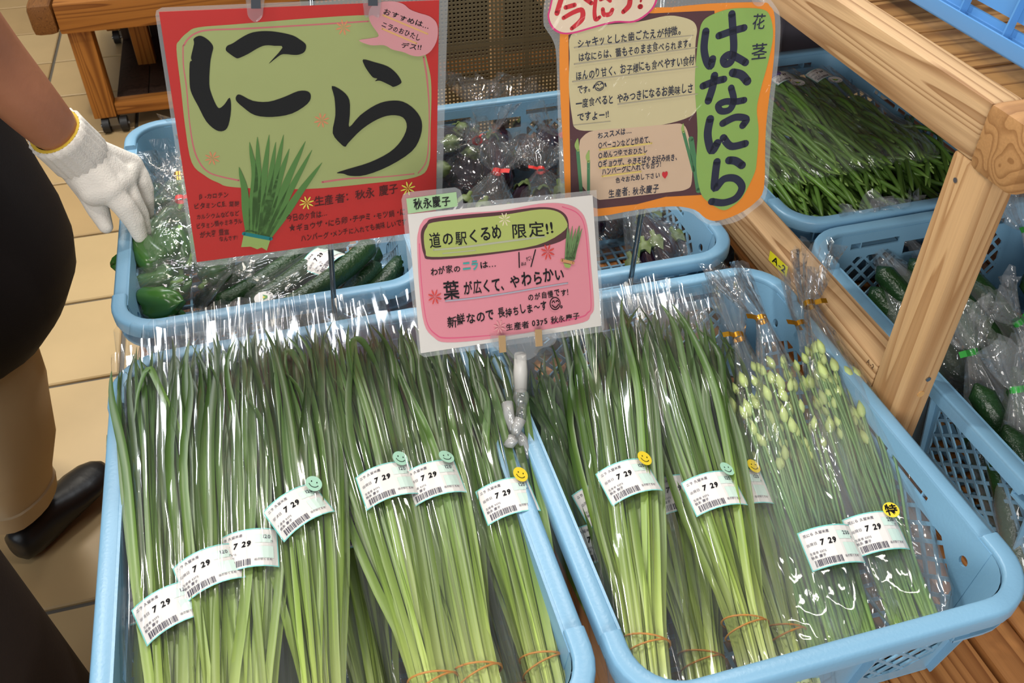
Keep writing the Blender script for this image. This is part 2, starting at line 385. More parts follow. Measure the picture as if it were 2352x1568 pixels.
def crate(x0, y0, label, z=0, sx=1, sy=1, rot=(0, 0, 0), parts=CRATE, group=None, name='plastic_crate'):
    """x0,y0 = front left corner of the rim"""
    t = thing(name, (x0+CW*sx/2, y0+CD*sy/2, z), label, 'crate', group, rot); t.scale = (sx, sy, 1)
    for k, l in parts.items():
        for me in l:
            o = bpy.data.objects.new(k, me); COL.objects.link(o); o.parent = t
    return t
cr1 = crate(-.432, .012, 'light blue crate full of bagged garlic chives, front left', sx=1.02, sy=1.03)
cr2 = crate(-.003, .003, 'light blue crate half filled with garlic chives and budding chives, front middle', sx=.99, sy=.99)
cr3 = crate(-.437, .622, 'light blue crate holding bagged green peppers and cucumbers behind the red sign', sx=.985, sy=1.03)
cr4 = crate(-.028, .570, 'light blue crate holding bagged eggplants between the two tall signs', sx=1.0, sy=.99)
cr5 = crate(.472, .603, 'light blue crate heaped with green beans under the wooden shelf', z=.002)
cr6 = crate(.472, .046, 'light blue crate of bagged cucumbers to the right of the wooden post', z=.0, sy=1.0)
cr7 = crate(at(2160, 65, .3535).x, .115, 'upturned bright blue crate lying on the raised plank shelf', z=.3535, rot=(PI, 0, 0), parts=CRATE_DEEP)
# ================================================================ timber stand
m_pine = wood('pine', (202, 165, 122), (150, 110, 72), 'y', 1.0)
m_pine_x = wood('pine_across', (178, 132, 84), (146, 102, 60), 'x', 1.0)
m_pine_z = wood('pine_upright', (196, 157, 112), (164, 122, 80), 'z', 1.0)
m_end = wood('pine_end_grain', (156, 108, 62), (112, 70, 36), 'y', 3.0)
def beam(name, a, b, m, parent, bev=.003):
    c = Vector([(a[i]+b[i])/2 for i in range(3)]); h = [(b[i]-a[i])/2 for i in range(3)]
    o = MB().box((-h[0], -h[1], -h[2]), tuple(h)).build(name, m, parent)
    q = PLACE.get(parent.name, Vector((0, 0, 0))) if parent else Vector((0, 0, 0)); o.location = c-q
    bevel(o, bev); return o
stand = thing('timber_display_stand', (.8, .6, -.72), 'pine display stand with low side rail, upright post and raised plank shelf', 'display stand')
beam('side_rail', (.416, .3135, -.046), (.459, 2.1, .010), m_pine, stand)
post = beam('post', (.415, .262, -.72), (.452, .3125, .287), m_pine_z, stand, .005)
beam('shelf_rail', (.415, .2865, .287), (.449, 2.1, .345), m_pine, stand, .004)
cap = beam('cross_rail', (.409, .226, .284), (1.35, .2855, .349), m_pine_x, stand, .009)
y = .2875; i = 0
rnd = random.Random(5)
m_plank = wood('shelf_plank', (190, 142, 88), (136, 92, 52), 'x', .8)
while y < 2.05:
    w_ = .088
    pk = beam('plank', (.4505, y, .310), (1.35, y+w_, .333), m_plank, stand, .0015)
    for sx_ in (.459,):
        MB().tube([(sx_+.002, y+w_*.5, .3325), (sx_+.002, y+w_*.5, .3342)], .0032, 10).build('nail', mat('steel', (150, 152, 156), .35, metal=1), stand, local=False)
    y += w_+.003
# plugs and screws of the post
m_plug = mat('wood_plug', (206, 160, 100), .6)
for (px, py, r_) in ((2082, 938, .0042), ): pass
MB().tube([(.437, .2630, .008), (.437, .2608, .008)], .0042, 12).build('wood_plug', m_plug, stand, local=False)
MB().tube([(.439, .2628, .030), (.439, .2606, .030)], .003, 12).build('screw', mat('steel'), stand, local=False)
for zz, xx in ((.337, .436), (.325, .442), (.300, .430)):
    MB().tube([(xx, .2275, zz), (xx, .2252, zz)], .0042, 12).build('wood_plug', m_plug, stand, local=False)
MB().tube([(.4162, .297, .262), (.4142, .297, .262)], .0026, 10).build('screw', mat('steel'), stand, local=False)
# table tops of planks under the crates
deck = thing('display_table', (0, .6, -.72), 'low plank table top carrying the crates of vegetables', 'table')
m_deck = wood('table_plank', (190, 128, 72), (140, 84, 40), 'y', .7)
xx = -.442
while xx < .35:
    beam('plank', (xx, -.10, -.176), (xx+.103, 1.25, -.1515), m_deck, deck, .002); xx += .1065
xx = .464
while xx < 1.25:
    beam('lower_plank', (xx, -.35, -.176), (xx+.098, 1.19, -.1515), m_deck, stand, .002); xx += .101
beam('lower_plank', (.4145, -.35, -.176), (.461, .258, -.1515), m_deck, stand, .002)
for x_, y_ in ((-.36, .0), (.33, .0), (-.36, 1.15), (.33, 1.15)):
    beam('leg', (x_, y_, -.72), (x_+.05, y_+.05, -.1765), m_pine_z, deck, .003)
for x_, y_ in ((1.18, -.3), (1.18, 1.12), (.47, 1.12)):
    beam('leg', (x_, y_, -.72), (x_+.05, y_+.05, -.1765), m_pine_z, stand, .003)
beam('post', (1.30, .226, -.72), (1.345, .280, .2835), m_pine_z, stand, .004)
beam('post', (1.30, 2.0, -.72), (1.345, 2.05, .309), m_pine_z, stand, .004)
beam('post', (.415, 2.05, -.72), (.452, 2.099, -.0465), m_pine_z, stand, .004)
# ================================================================ signs
def flat(name, rgb=None, rough=.55, gloss=.25, na=.06):
    return mat(name, rgb, rough=rough, spec=gloss, noise_amt=na, noise_scale=30)
def crom(pts, k=5, closed=False):
    n = len(pts); out = []
    rng = range(n) if closed else range(n-1)
    for i in rng:
        g = (lambda j: pts[j % n]) if closed else (lambda j: pts[max(0, min(n-1, j))])
        p0, p1, p2, p3 = g(i-1), g(i), g(i+1), g(i+2)
        for s in range(k):
            t = s/k; out.append(tuple(.5*((2*p1[a])+(-p0[a]+p2[a])*t+(2*p0[a]-5*p1[a]+4*p2[a]-p3[a])*t*t+(-p0[a]+3*p1[a]-3*p2[a]+p3[a])*t**3) for a in range(len(p1))))
    if not closed: out.append(tuple(pts[-1]))
    return out
GLY = {}
def glyph(ch, bold):
    bold = (0 if ch == '食' else bold*.8) if ord(ch[0]) > 0x4e00 else bold+.006
    if (ch, bold) not in GLY:
        c = bpy.data.curves.new('g', 'FONT'); c.body = ch; c.size = 1; c.resolution_u = 2; c.offset = bold
        o = bpy.data.objects.new('g', c); COL.objects.link(o)
        dg = bpy.context.evaluated_depsgraph_get(); dg.update()
        m = bpy.data.meshes.new_from_object(o.evaluated_get(dg))
        vs = [(v.co.x, v.co.y) for v in m.vertices]; fs = [tuple(p.vertices) for p in m.polygons]
        bpy.data.objects.remove(o); bpy.data.curves.remove(c); bpy.data.meshes.remove(m)
        w = max([v[0] for v in vs], default=.3)
        GLY[(ch, bold)] = (vs, fs, w)
    return GLY[(ch, bold)]
class Sign:
    def __init__(s, name, P0, az, el, label, cat, base):
        az, el = math.radians(az), math.radians(el)
        s.n = Vector((math.sin(az)*math.cos(el), -math.cos(az)*math.cos(el), math.sin(el)))
        s.ux = Vector((0, 0, 1)).cross(s.n).normalized(); s.uy = s.n.cross(s.ux); s.P = Vector(P0)
        s.base = Vector(base)
        s.t = thing(name, base, label, cat)
        s.k = 0; s.rnd = random.Random(7)
        s.par = s.t
    def uv(s, px, py):
        d = ray(px, py); t = (s.P-CP).dot(s.n)/d.dot(s.n); q = CP+d*t-s.P; return (q.dot(s.ux), q.dot(s.uy))
    def w(s, u, v, o=0): return s.P+s.ux*u+s.uy*v+s.n*o
    def put(s, name, mb, m, smooth=False):
        mb.v = [tuple(Vector(p)-s.base) for p in mb.v]
        return mb.build(name, m, s.t, smooth)
    def lay(s): s.k += 1; return .0011+.00012*s.k
    def poly(s, name, pts, m, k=4, th=0, off=None, curve=True):
        P = [s.uv(*p) for p in pts]
        if curve: P = crom(P, k, True)
        o = s.lay() if off is None else off
        tris = tessellate_polygon([[Vector((p[0], p[1], 0)) for p in P]]); n = len(P)
        mb = MB()
        if th:
            mb.add([s.w(p[0], p[1], o) for p in P]+[s.w(p[0], p[1], o-th) for p in P], [tuple(t) for t in tris]+[tuple(i+n for i in reversed(t)) for t in tris]+[(i, (i+1) % n, (i+1) % n+n, i+n) for i in range(n)])
        else: mb.add([s.w(p[0], p[1], o) for p in P], [tuple(t) for t in tris])
        return s.put(name, mb, m)
    def strokes(s, name, lst, m, k=6):
        """each: list of (px,py,width px)"""
        mb = MB(); o = s.lay()
        for pts in lst:
            sc = (Vector(s.uv(pts[0][0]+10, pts[0][1]))-Vector(s.uv(pts[0][0], pts[0][1]))).length/10
            P = [(*s.uv(p[0], p[1]), p[2]*sc/2) for p in pts]; P = crom(P, k) if len(P) > 2 else P
            if len(P) == 2: P = [P[0], tuple((a+b)/2 for a, b in zip(*P)), P[1]]
            L = []; R = []; n = len(P)
            for i, p in enumerate(P):
                a = P[max(0, i-1)]; b = P[min(n-1, i+1)]; d = Vector((b[0]-a[0], b[1]-a[1]))
                d = d.normalized() if d.length > 1e-9 else Vector((1, 0)); L.append((p[0]-d.y*p[2], p[1]+d.x*p[2])); R.append((p[0]+d.y*p[2], p[1]-d.x*p[2]))
            b0 = len(mb.v); mb.v += [tuple(s.w(q[0], q[1], o)) for q in L]+[tuple(s.w(q[0], q[1], o)) for q in R]
            mb.f += [(b0+i, b0+n+i, b0+n+i+1, b0+i+1) for i in range(n-1)]
            for p, sgn in ((P[0], -1), (P[-1], 1)):      # rounded ends
                b0 = len(mb.v); mb.v += [tuple(s.w(p[0]+p[2]*math.cos(t*PI/5), p[1]+p[2]*math.sin(t*PI/5), o)) for t in range(10)]; mb.f.append(tuple(range(b0, b0+10)))
        return s.put(name, mb, m)
    def text(s, lines, m, name='lettering', jit=.05, adv=None):
        """lines: (string, x0,y0, x1,y1, size px, bold)"""
        mb = MB(); o = s.lay()
        for body, x0, y0, x1, y1, size, bold in lines:
            a = Vector(s.uv(x0, y0)); b = Vector(s.uv(x1, y1)); d = (b-a); L = d.length; d.normalize(); nn = Vector((-d.y, d.x))
            sc = (Vector(s.uv(x0, y0-10))-a).length/10*size
            ws = []
            for ch in body:
                ws.append(.35 if ch == ' ' else (glyph(ch, bold)[2]+.06 if ord(ch) < 128 or ch in '…・' else 1.0))
            tot = sum(ws); step = L/tot; x = 0
            for ch, w_ in zip(body, ws):
                if ch != ' ':
                    vs, fs, gw = glyph(ch, bold); sx = min(sc*1.05, step*1.02)
                    sxx = step*.98; r = s.rnd.uniform(-jit, jit)*1.6; kx = s.rnd.uniform(.9, 1.05); ky = s.rnd.uniform(.88, 1.06); dy = s.rnd.uniform(-jit, jit)*sc
                    if ch == '。' or ch == '、': pass
                    q = []
                    for vx, vy in vs:
                        X = vx*sxx*kx; Y = vy*sc*1.05*ky; X, Y = X*math.cos(r)-Y*math.sin(r), X*math.sin(r)+Y*math.cos(r)
                        p = a+d*(x*step+X)+nn*(Y+dy); q.append(s.w(p.x, p.y, o))
                    mb.add(q, fs)
                x += w_
        return s.put(name, mb, m)
    def burst(s, name, px, py, r, m, n=8, w=.2):
        mb = MB(); o = s.lay(); c = Vector(s.uv(px, py)); R_ = (Vector(s.uv(px+r, py))-c).length
        for i in range(n):
            a = 2*PI*i/n+.1; d = Vector((math.cos(a), math.sin(a))); q = Vector((-d.y, d.x))
            P = [c+d*R_*.05, c+d*R_*.55+q*R_*w*.55, c+d*R_*.93+q*R_*w*.35, c+d*R_, c+d*R_*.93-q*R_*w*.35, c+d*R_*.55-q*R_*w*.55]
            mb.add([s.w(p.x, p.y, o) for p in P], [(0, 5, 4, 3, 2, 1)])
        return s.put(name, mb, m)
    def disc(s, name, px, py, r, m, ring=0):
        mb = MB(); o = s.lay(); c = Vector(s.uv(px, py)); R_ = (Vector(s.uv(px+r, py))-c).length; n = 24
        pts = [c+Vector((math.cos(2*PI*i/n), math.sin(2*PI*i/n)))*R_ for i in range(n)]
        if ring:
            q = [c+(p-c)*(1-ring) for p in pts]; mb.add([s.w(p.x, p.y, o) for p in pts+q], [(i, (i+1) % n, (i+1) % n+n, i+n) for i in range(n)])
        else: mb.add([s.w(p.x, p.y, o) for p in pts], [tuple(range(n))])
        return s.put(name, mb, m)
m_lam = film('laminate', base=.006, edge=.25, haze=.015, rough=.12, creases=5, stretch=(1, 1, 1), bump=.12)
m_margin = film('laminate_margin', base=.05, edge=.3, haze=.24, rough=.12, creases=6, stretch=(1, 1, 1), bump=.2)
m_lam2 = film('laminate_rippled', base=.014, edge=.3, haze=.012, rough=.10, creases=26, stretch=(1, 1, 1), bump=.55)
m_clear = film('clear_plastic', base=.12, edge=.7, haze=.10, rough=.05, creases=8, stretch=(1, 1, 1), bump=.1)
m_steel = mat('pole_steel', (120, 126, 130), .22, metal=1)
m_ink = mat('ink', (20, 18, 22), .8, .1); m_brush = mat('brush_ink', (18, 18, 19), .75, .15, noise_amt=.3)
def pole(s, name, pts, r, m=None):
    mb = MB().tube(pts, r, 12); return s.put(name, mb, m or m_steel, True)
# ---- sign one: red card
pp = aty(760, 570, .60); pb = aty(772, 760, .60)
S1 = Sign('display_sign', pp+Vector((0, -.008, 0)), 7.2, 4.3, 'large laminated red and green sign with two huge black brush characters, on a pole', 'sign', (pb.x, .602, -.1515))
S1.poly('card', [(365, 27), (1008, 0), (1000, 527), (452, 601)], flat('card_red', (190, 44, 40)), curve=False, th=.0006, off=.0009)
S1.poly('green_panel', [(405, 112), (412, 92), (430, 74), (455, 62), (540, 55), (700, 42), (850, 34), (930, 45), (965, 90), (983, 150), (990, 200), (988, 300), (984, 378), (953, 406), (850, 420), (700, 433), (540, 429), (500, 418), (470, 402), (440, 372), (425, 290), (415, 200)], flat('paper_green', (160, 168, 108)))
m_pinkline = flat('crayon_pink', (196, 108, 110))
S1.strokes('crayon_line', [[(422, 103, 4), (432, 88, 4), (450, 75, 4), (480, 68, 4), (560, 65, 4), (700, 57, 4), (845, 48, 4)], [(420, 104, 3), (421, 150, 3), (428, 200, 3), (435, 280, 3), (445, 340, 4), (460, 375, 4), (480, 395, 4), (510, 405, 4), (548, 413, 5)],
    [(972, 130, 4), (980, 180, 4), (985, 250, 3), (984, 320, 3), (978, 370, 3), (960, 396, 3)], [(740, 417, 5), (800, 409, 4), (880, 405, 3), (950, 398, 3)]], m_pinkline)
m_orange_f = flat('paper_salmon', (216, 138, 98)); m_yellow_f = flat('paper_yellow', (226, 216, 84))
for x, y in ((788, 62), (738, 275), (487, 362)): S1.burst('paper_flower', x, y, 18, m_orange_f)
G1 = [[(444, 88), (456, 81), (468, 84), (482, 95), (489, 107), (486, 122), (482, 145), (480, 191), (485, 214), (495, 238), (503, 247), (515, 238), (527, 223), (530, 250), (524, 286), (513, 299), (495, 297), (473, 277), (455, 243), (440, 214), (435, 191), (435, 144), (440, 138), (438, 130), (445, 99)],
  [(518, 114), (521, 104), (534, 98), (557, 83), (580, 73), (610, 70), (641, 73), (671, 80), (687, 89), (700, 99), (702, 108), (697, 119), (680, 125), (650, 123), (636, 130), (616, 145), (648, 108), (630, 104), (608, 103), (590, 110), (570, 122), (548, 132), (540, 131), (528, 123)],
  [(542, 219), (551, 216), (580, 230), (616, 232), (652, 221), (683, 208), (705, 208), (713, 219), (705, 237), (670, 259), (625, 267), (585, 263), (558, 245), (542, 230)],
  [(833, 135), (858, 141), (889, 151), (909, 167), (920, 184), (918, 191), (903, 198), (894, 194), (872, 184), (860, 185), (865, 179), (855, 176), (843, 161), (835, 147)],
  [(761, 196), (786, 208), (801, 228), (802, 263), (801, 290), (826, 263), (862, 239), (893, 230), (924, 232), (951, 250), (967, 277), (964, 312), (944, 346), (893, 379), (839, 400), (804, 402), (788, 397), (772, 395), (799, 386), (848, 371), (893, 348), (920, 321), (933, 290), (924, 268), (897, 263), (866, 272), (830, 295), (799, 326), (792, 335), (781, 328), (763, 304), (769, 263), (767, 223)]]
for g in G1: S1.poly('brush_stroke', g, m_brush, k=3)
m_blade = flat('paper_leaf', (84, 126, 62), na=.2); m_pale = flat('paper_pale_green', (150, 172, 96))
S1.poly('drawn_stems', [(553, 565), (560, 531), (621, 545), (612, 573), (600, 566), (590, 570), (575, 564)], m_pale, curve=False)
bl = [((548, 382), (560, 430), (568, 530)), ((572, 325), (584, 400), (576, 530)), ((590, 313), (592, 400), (584, 532)), ((617, 308), (606, 400), (590, 534)), ((632, 325), (618, 420), (596, 535)), ((650, 308), (632, 400), (600, 536)),
      ((663, 340), (640, 410), (604, 538)), ((700, 323), (664, 400), (608, 540)), ((715, 343), (668, 430), (612, 542)), ((738, 372), (690, 436), (616, 544))]
S1.strokes('drawn_leaves', [[(a[0], a[1], 1), ((a[0]*2+b[0])/3, (a[1]*2+b[1])/3, 8), (b[0], b[1], 15), ((b[0]+c[0])/2, (b[1]+c[1])/2, 19), (c[0], c[1], 11)] for a, b, c in bl], m_blade)
S1.strokes('drawn_band', [[(559, 534, 9), (621, 546, 9)]], flat('paper_teal', (24, 122, 124)), k=2)
S1.poly('speech_bubble', [(850, 15), (865, 6), (880, 2), (905, 2), (925, 8), (940, 20), (960, 28), (985, 36), (1000, 50), (1004, 70), (1000, 95), (985, 118), (965, 127), (945, 126), (925, 118), (900, 112), (880, 102), (850, 102), (823, 91), (850, 86), (868, 80), (852, 55), (845, 35)], flat('paper_pink', (212, 146, 150)))
S1.strokes('bubble_highlight', [[(878, 33, 4), (980, 76, 4)], [(876, 64, 4), (955, 98, 4)]], flat('marker_yellow', (220, 168, 108)), k=2)
S1.text([('おすすめは…', 877, 28, 984, 66, 15, .012), ('ニラのおひたし', 873, 58, 963, 92, 15, .012), ('デス!!', 918, 106, 966, 113, 14, .012)], m_ink)
m_dred = flat('pen_on_red', (74, 20, 18))
S1.text([('β-カロテン', 456, 454, 524, 450, 14, .01), ('ビタミンC.E. 葉酸', 444, 477, 550, 469, 14, .01), ('カルシウムなどなど', 450, 501, 548, 492, 13, .01), ('ビタミン類やミネラル', 450, 523, 556, 510, 13, .01), ('が大変 豊富', 458, 543, 526, 534, 14, .01), ('なんです!', 503, 552, 545, 547, 12, .01),
    ('生産者：秋永 慶子', 720, 470, 914, 439, 24, .012), ('今日の夕食は…', 657, 506, 750, 493, 17, .01), ('★ギョウザ・にら卵・チヂミ・モツ鍋・に', 663, 529, 930, 489, 17, .01), ('ハンバーグ・メンチに入れても美味しいです', 690, 552, 932, 513, 16, .01)], m_dred)
for x, y in ((703, 463), (935, 430)): S1.burst('paper_flower', x, y, 17, m_yellow_f)
for nm_, mm_, of_ in (('laminate_back', m_margin, .0001), ('laminate', m_lam, .0040)): S1.poly(nm_, [(357, 35), (359, 24), (372, 17), (700, 3), (1027, -12), (1029, 0), (1013, 532), (1010, 540), (470, 612), (458, 612), (442, 600)], mm_, curve=False, off=of_)
top = S1.w(*S1.uv(716, -22), -.006)
pole(S1, 'pole', [(pb.x, .602, -.148), (pb.x, .600, -.03), tuple(pp+Vector((0, .004, 0))), tuple(top)], .0033)
pole(S1, 'cross_bar', [tuple(S1.w(*S1.uv(575, -14), -.006)), tuple(S1.w(*S1.uv(858, -26), -.006))], .003)
mb = MB(); mb.box((pb.x-.05, .590, -.1515), (pb.x+.05, .616, -.148)); S1.put('foot', mb, m_steel)
m_chrome = mat('chrome', (205, 205, 205), .15, metal=1)
for x in (583, 850):
    S1.poly('clip_tab', [(x-19, -30), (x-18, 20), (x-14, 36), (x, 46-(x > 700)*16), (x+14, 36), (x+18, 20), (x+19, -30)], m_clear, th=.003, off=.0080)
    S1.poly('clip_spring', [(x-11, -30), (x-10, 14-(x > 700)*6), (x+12, 14-(x > 700)*6), (x+11, -30)], m_chrome, curve=False, off=.0092, th=.0006)
# ---- sign two: free shaped orange card
pp2 = aty(1475, 500, .560); pb2 = aty(1445, 660, .559)
S2 = Sign('display_sign', pp2+Vector((0, -.008, 0)), -6, 9, 'wavy-edged orange bordered laminated sign with a tall green panel of brush characters', 'sign', (pb2.x, .559, -.1515))
S2.poly('card', [(1286, 78), (1286, 199), (1293, 332), (1298, 448), (1300, 488), (1373, 496), (1462, 481), (1545, 473), (1595, 481), (1621, 501), (1648, 506), (1694, 491), (1734, 464), (1754, 431), (1757, 332), (1761, 265), (1777, 133), (1779, 40), (1767, 13), (1747, 5), (1628, 8), (1502, 17), (1400, -10), (1300, 10)], flat('card_orange', (232, 138, 44)), k=3, th=.0006, off=.0009)
S2.poly('plum_panel', [(1305, 80), (1308, 299), (1311, 464), (1373, 478), (1462, 468), (1528, 451), (1620, 446), (1650, 200), (1640, 24), (1605, 25), (1502, 30), (1400, 30)], flat('paper_plum', (84, 50, 54)), curve=False)
S2.poly('cream_panel', [(1311, 80), (1308, 133), (1306, 199), (1313, 265), (1323, 295), (1369, 299), (1462, 292), (1538, 282), (1595, 259), (1601, 216), (1596, 133), (1597, 93), (1600, 66), (1590, 48), (1562, 38), (1528, 36), (1462, 50), (1363, 60)], flat('paper_cream', (202, 188, 146)))
S2.poly('blush_panel', [(1363, 299), (1336, 315), (1330, 332), (1326, 381), (1336, 425), (1369, 454), (1396, 456), (1528, 441), (1575, 434), (1588, 415), (1588, 348), (1582, 315), (1568, 285), (1528, 285), (1440, 293)], flat('paper_blush', (206, 176, 148)))
m_stalk = flat('paper_stalk', (74, 124, 84))
S2.strokes('drawn_stalk', [[(1326, 342, 8), (1334, 438, 8)], [(1351, 368, 7), (1351, 441, 7)], [(1568, 299, 7), (1592, 391, 7)], [(1586, 318, 12), (1604, 436, 13)]], m_stalk, k=2)
S2.strokes('drawn_bud', [[(1326, 318, 3), (1324, 332, 10), (1327, 344, 6)], [(1352, 345, 3), (1349, 358, 9), (1351, 370, 6)], [(1568, 284, 3), (1567, 294, 7), (1569, 302, 5)]], m_pale)
S2.poly('green_pill', [(1605, 75), (1612, 50), (1628, 36), (1661, 23), (1694, 18), (1747, 20), (1767, 36), (1774, 83), (1761, 149), (1747, 199), (1737, 249), (1741, 299), (1737, 365), (1731, 398), (1704, 451), (1678, 474), (1658, 481), (1628, 464), (1608, 441), (1598, 381), (1601, 299), (1595, 199), (1598, 133)], flat('paper_lime', (138, 172, 88)))
def z2(l, w): return [(1230+.3317*x, .3317*y, w) for x, y in l]
m_navy = mat('marker_navy', (34, 38, 60), .5, .3)
S2.strokes('brush_character', [z2([(1175, 215), (1163, 330), (1180, 420), (1207, 455), (1222, 405)], 17), z2([(1265, 245), (1350, 215), (1440, 190)], 16), z2([(1355, 95), (1362, 200), (1368, 330), (1350, 420), (1310, 440), (1298, 405), (1340, 375), (1400, 400), (1450, 430)], 17)], m_navy)
S2.strokes('brush_character', [z2([(1155, 592), (1230, 562), (1300, 545)], 16), z2([(1235, 520), (1222, 600), (1192, 695)], 17), z2([(1362, 500), (1420, 515), (1462, 560)], 19), z2([(1350, 605), (1368, 690), (1340, 755), (1280, 765), (1262, 725), (1310, 700), (1380, 700), (1440, 690)], 15)], m_navy)
S2.strokes('brush_character', [z2([(1205, 820), (1188, 930), (1215, 1040), (1255, 985)], 18), z2([(1292, 850), (1380, 808), (1455, 820), (1430, 865)], 16), z2([(1296, 950), (1350, 1008), (1448, 990)], 17)], m_navy)
S2.strokes('brush_character', [z2([(1335, 1105), (1380, 1110), (1425, 1140)], 18), z2([(1252, 1115), (1240, 1210), (1238, 1300), (1300, 1235), (1380, 1232), (1425, 1290), (1385, 1365), (1300, 1398), (1215, 1390)], 17)], m_navy)
S2.text([('花', 1724, 62, 1758, 60, 36, .012), ('茎', 1722, 134, 1762, 130, 42, .012)], m_navy)
S2.poly('round_tag', [(1260, 20), (1257, 40), (1266, 63), (1286, 76), (1316, 76), (1363, 63), (1412, 51), (1456, 50), (1492, 27), (1508, 0), (1505, -25), (1450, -45), (1350, -50), (1280, -30)], flat('marker_magenta', (214, 60, 124)))
S2.poly('round_tag_face', [(1264, 20), (1261, 40), (1270, 60), (1288, 72), (1315, 72), (1362, 59), (1411, 47), (1454, 46), (1488, 25), (1503, 0), (1500, -23), (1450, -41), (1350, -46), (1282, -28)], flat('paper_ivory', (226, 204, 178)))
S2.strokes('red_character', [[(1289, -8, 12), (1278, 29, 12)], [(1298, 16, 10), (1319, 10, 10)], [(1293, 40, 9), (1316, 27, 10), (1335, 22, 11), (1335, 43, 12), (1312, 64, 9)], [(1343, -4, 10), (1357, 6, 10)], [(1367, -6, 9), (1364, 26, 9), (1367, 43, 10), (1376, 38, 8)], [(1378, -2, 8), (1390, -6, 8), (1400, 1, 8)],
    [(1383, 20, 9), (1386, 32, 10), (1399, 31, 10), (1405, 21, 9)], [(1446, -6, 11), (1443, 12, 12), (1430, 26, 10)], [(1468, 14, 11), (1470, 14, 11)], [(1473, -12, 7), (1470, 2, 5)]], flat('marker_red', (200, 44, 52)))
m_pencil = flat('pencil', (168, 158, 136))
S2.strokes('ruled_line', [[(1318, 108, 3), (1590, 80, 2)], [(1318, 146, 3), (1598, 108, 2)], [(1314, 186, 3), (1600, 152, 2)], [(1418, 238, 3), (1600, 214, 2)], [(1316, 286, 2), (1400, 277, 2)]], m_pencil, k=2)
m_myel = flat('marker_pale_yellow', (216, 190, 108))
S2.strokes('highlight', [[(1376, 342, 4), (1495, 327, 4)], [(1376, 364, 4), (1480, 352, 4)], [(1376, 384, 4), (1470, 374, 4)], [(1382, 403, 4), (1470, 392, 4)]], m_myel, k=2)
S2.text([('シャキッとした歯ごたえが特徴。', 1324, 106, 1572, 76, 22, .012), ('はなにらは、蕾もそのまま食べられます。', 1327, 139, 1594, 104, 22, .012), ('ほんのり甘く、お子様にも食べやすい食材', 1321, 181, 1594, 145, 23, .012), ('です。', 1325, 213, 1362, 207, 20, .012),
    ('一度食べると やみつきになるお美味しさ', 1321, 246, 1590, 208, 23, .012), ('ですよー!!', 1325, 277, 1398, 267, 21, .012), ('おススメは…', 1371, 316, 1449, 303, 16, .012), ('○ベーコンなどと炒めて、', 1372, 339, 1498, 324, 17, .012), ('○めんつゆでおひたし', 1372, 361, 1486, 347, 16, .012),
    ('○ギョウザ、やきそばやお好み焼き、', 1372, 382, 1560, 364, 17, .012), ('ハンバーグに入れても合う!', 1381, 399, 1517, 380, 16, .012), ('色々おためし下さい', 1412, 417, 1514, 405, 14, .012), ('生産者: 秋永慶子', 1396, 451, 1512, 437, 20, .012)], m_navy)
S2.text([('♥', 1518, 406, 1530, 404, 14, .01)], flat('marker_red'), name='heart')
S2.disc('drawn_face', 1375, 196, 11, m_navy, ring=.16)
S2.strokes('face_features', [[(1368, 194, 2), (1371, 191, 2), (1374, 194, 2)], [(1377, 192, 2), (1380, 189, 2), (1382, 191, 2)], [(1369, 200, 2), (1376, 203, 2), (1382, 198, 2)], [(1364, 194, 3), (1361, 200, 3)], [(1388, 190, 3), (1390, 196, 3)]], m_navy)
for nm_, mm_, of_ in (('laminate_back', m_margin, .0001), ('laminate', m_lam2, .0048)): S2.poly(nm_, [(1248, 50), (1256, 70), (1270, 93), (1278, 133), (1281, 265), (1287, 448), (1290, 486), (1298, 497), (1373, 508), (1462, 494), (1528, 482), (1582, 486), (1612, 508), (1645, 518), (1694, 508), (1728, 484), (1757, 456), (1766, 398), (1774, 265), (1790, 116), (1792, 40), (1780, 13), (1764, -4), (1730, -10), (1560, -5), (1530, -15), (1500, -45), (1400, -62), (1300, -50), (1255, -10)], mm_, k=3, off=of_)
pole(S2, 'pole', [(pb2.x, .559, -.148), (pb2.x, .5595, -.03), tuple(pp2+Vector((0, .004, 0))), tuple(S2.w(*S2.uv(1530, -22), -.006))], .0033)
pole(S2, 'cross_bar', [tuple(S2.w(*S2.uv(1400, -20), -.006)), tuple(S2.w(*S2.uv(1730, -26), -.006))], .003)
mb = MB(); mb.box((pb2.x-.05, .550, -.1515), (pb2.x+.05, .568, -.148)); S2.put('foot', mb, m_steel)
S2.poly('clip_tab', [(1718, -30), (1722, 0), (1730, 10), (1742, 10), (1750, 0), (1752, -30)], m_clear, th=.003, off=.0085)
S2.poly('clip_tab', [(1418, -30), (1422, -10), (1430, -6), (1442, -6), (1450, -10), (1452, -30)], m_clear, th=.003, off=.0085)
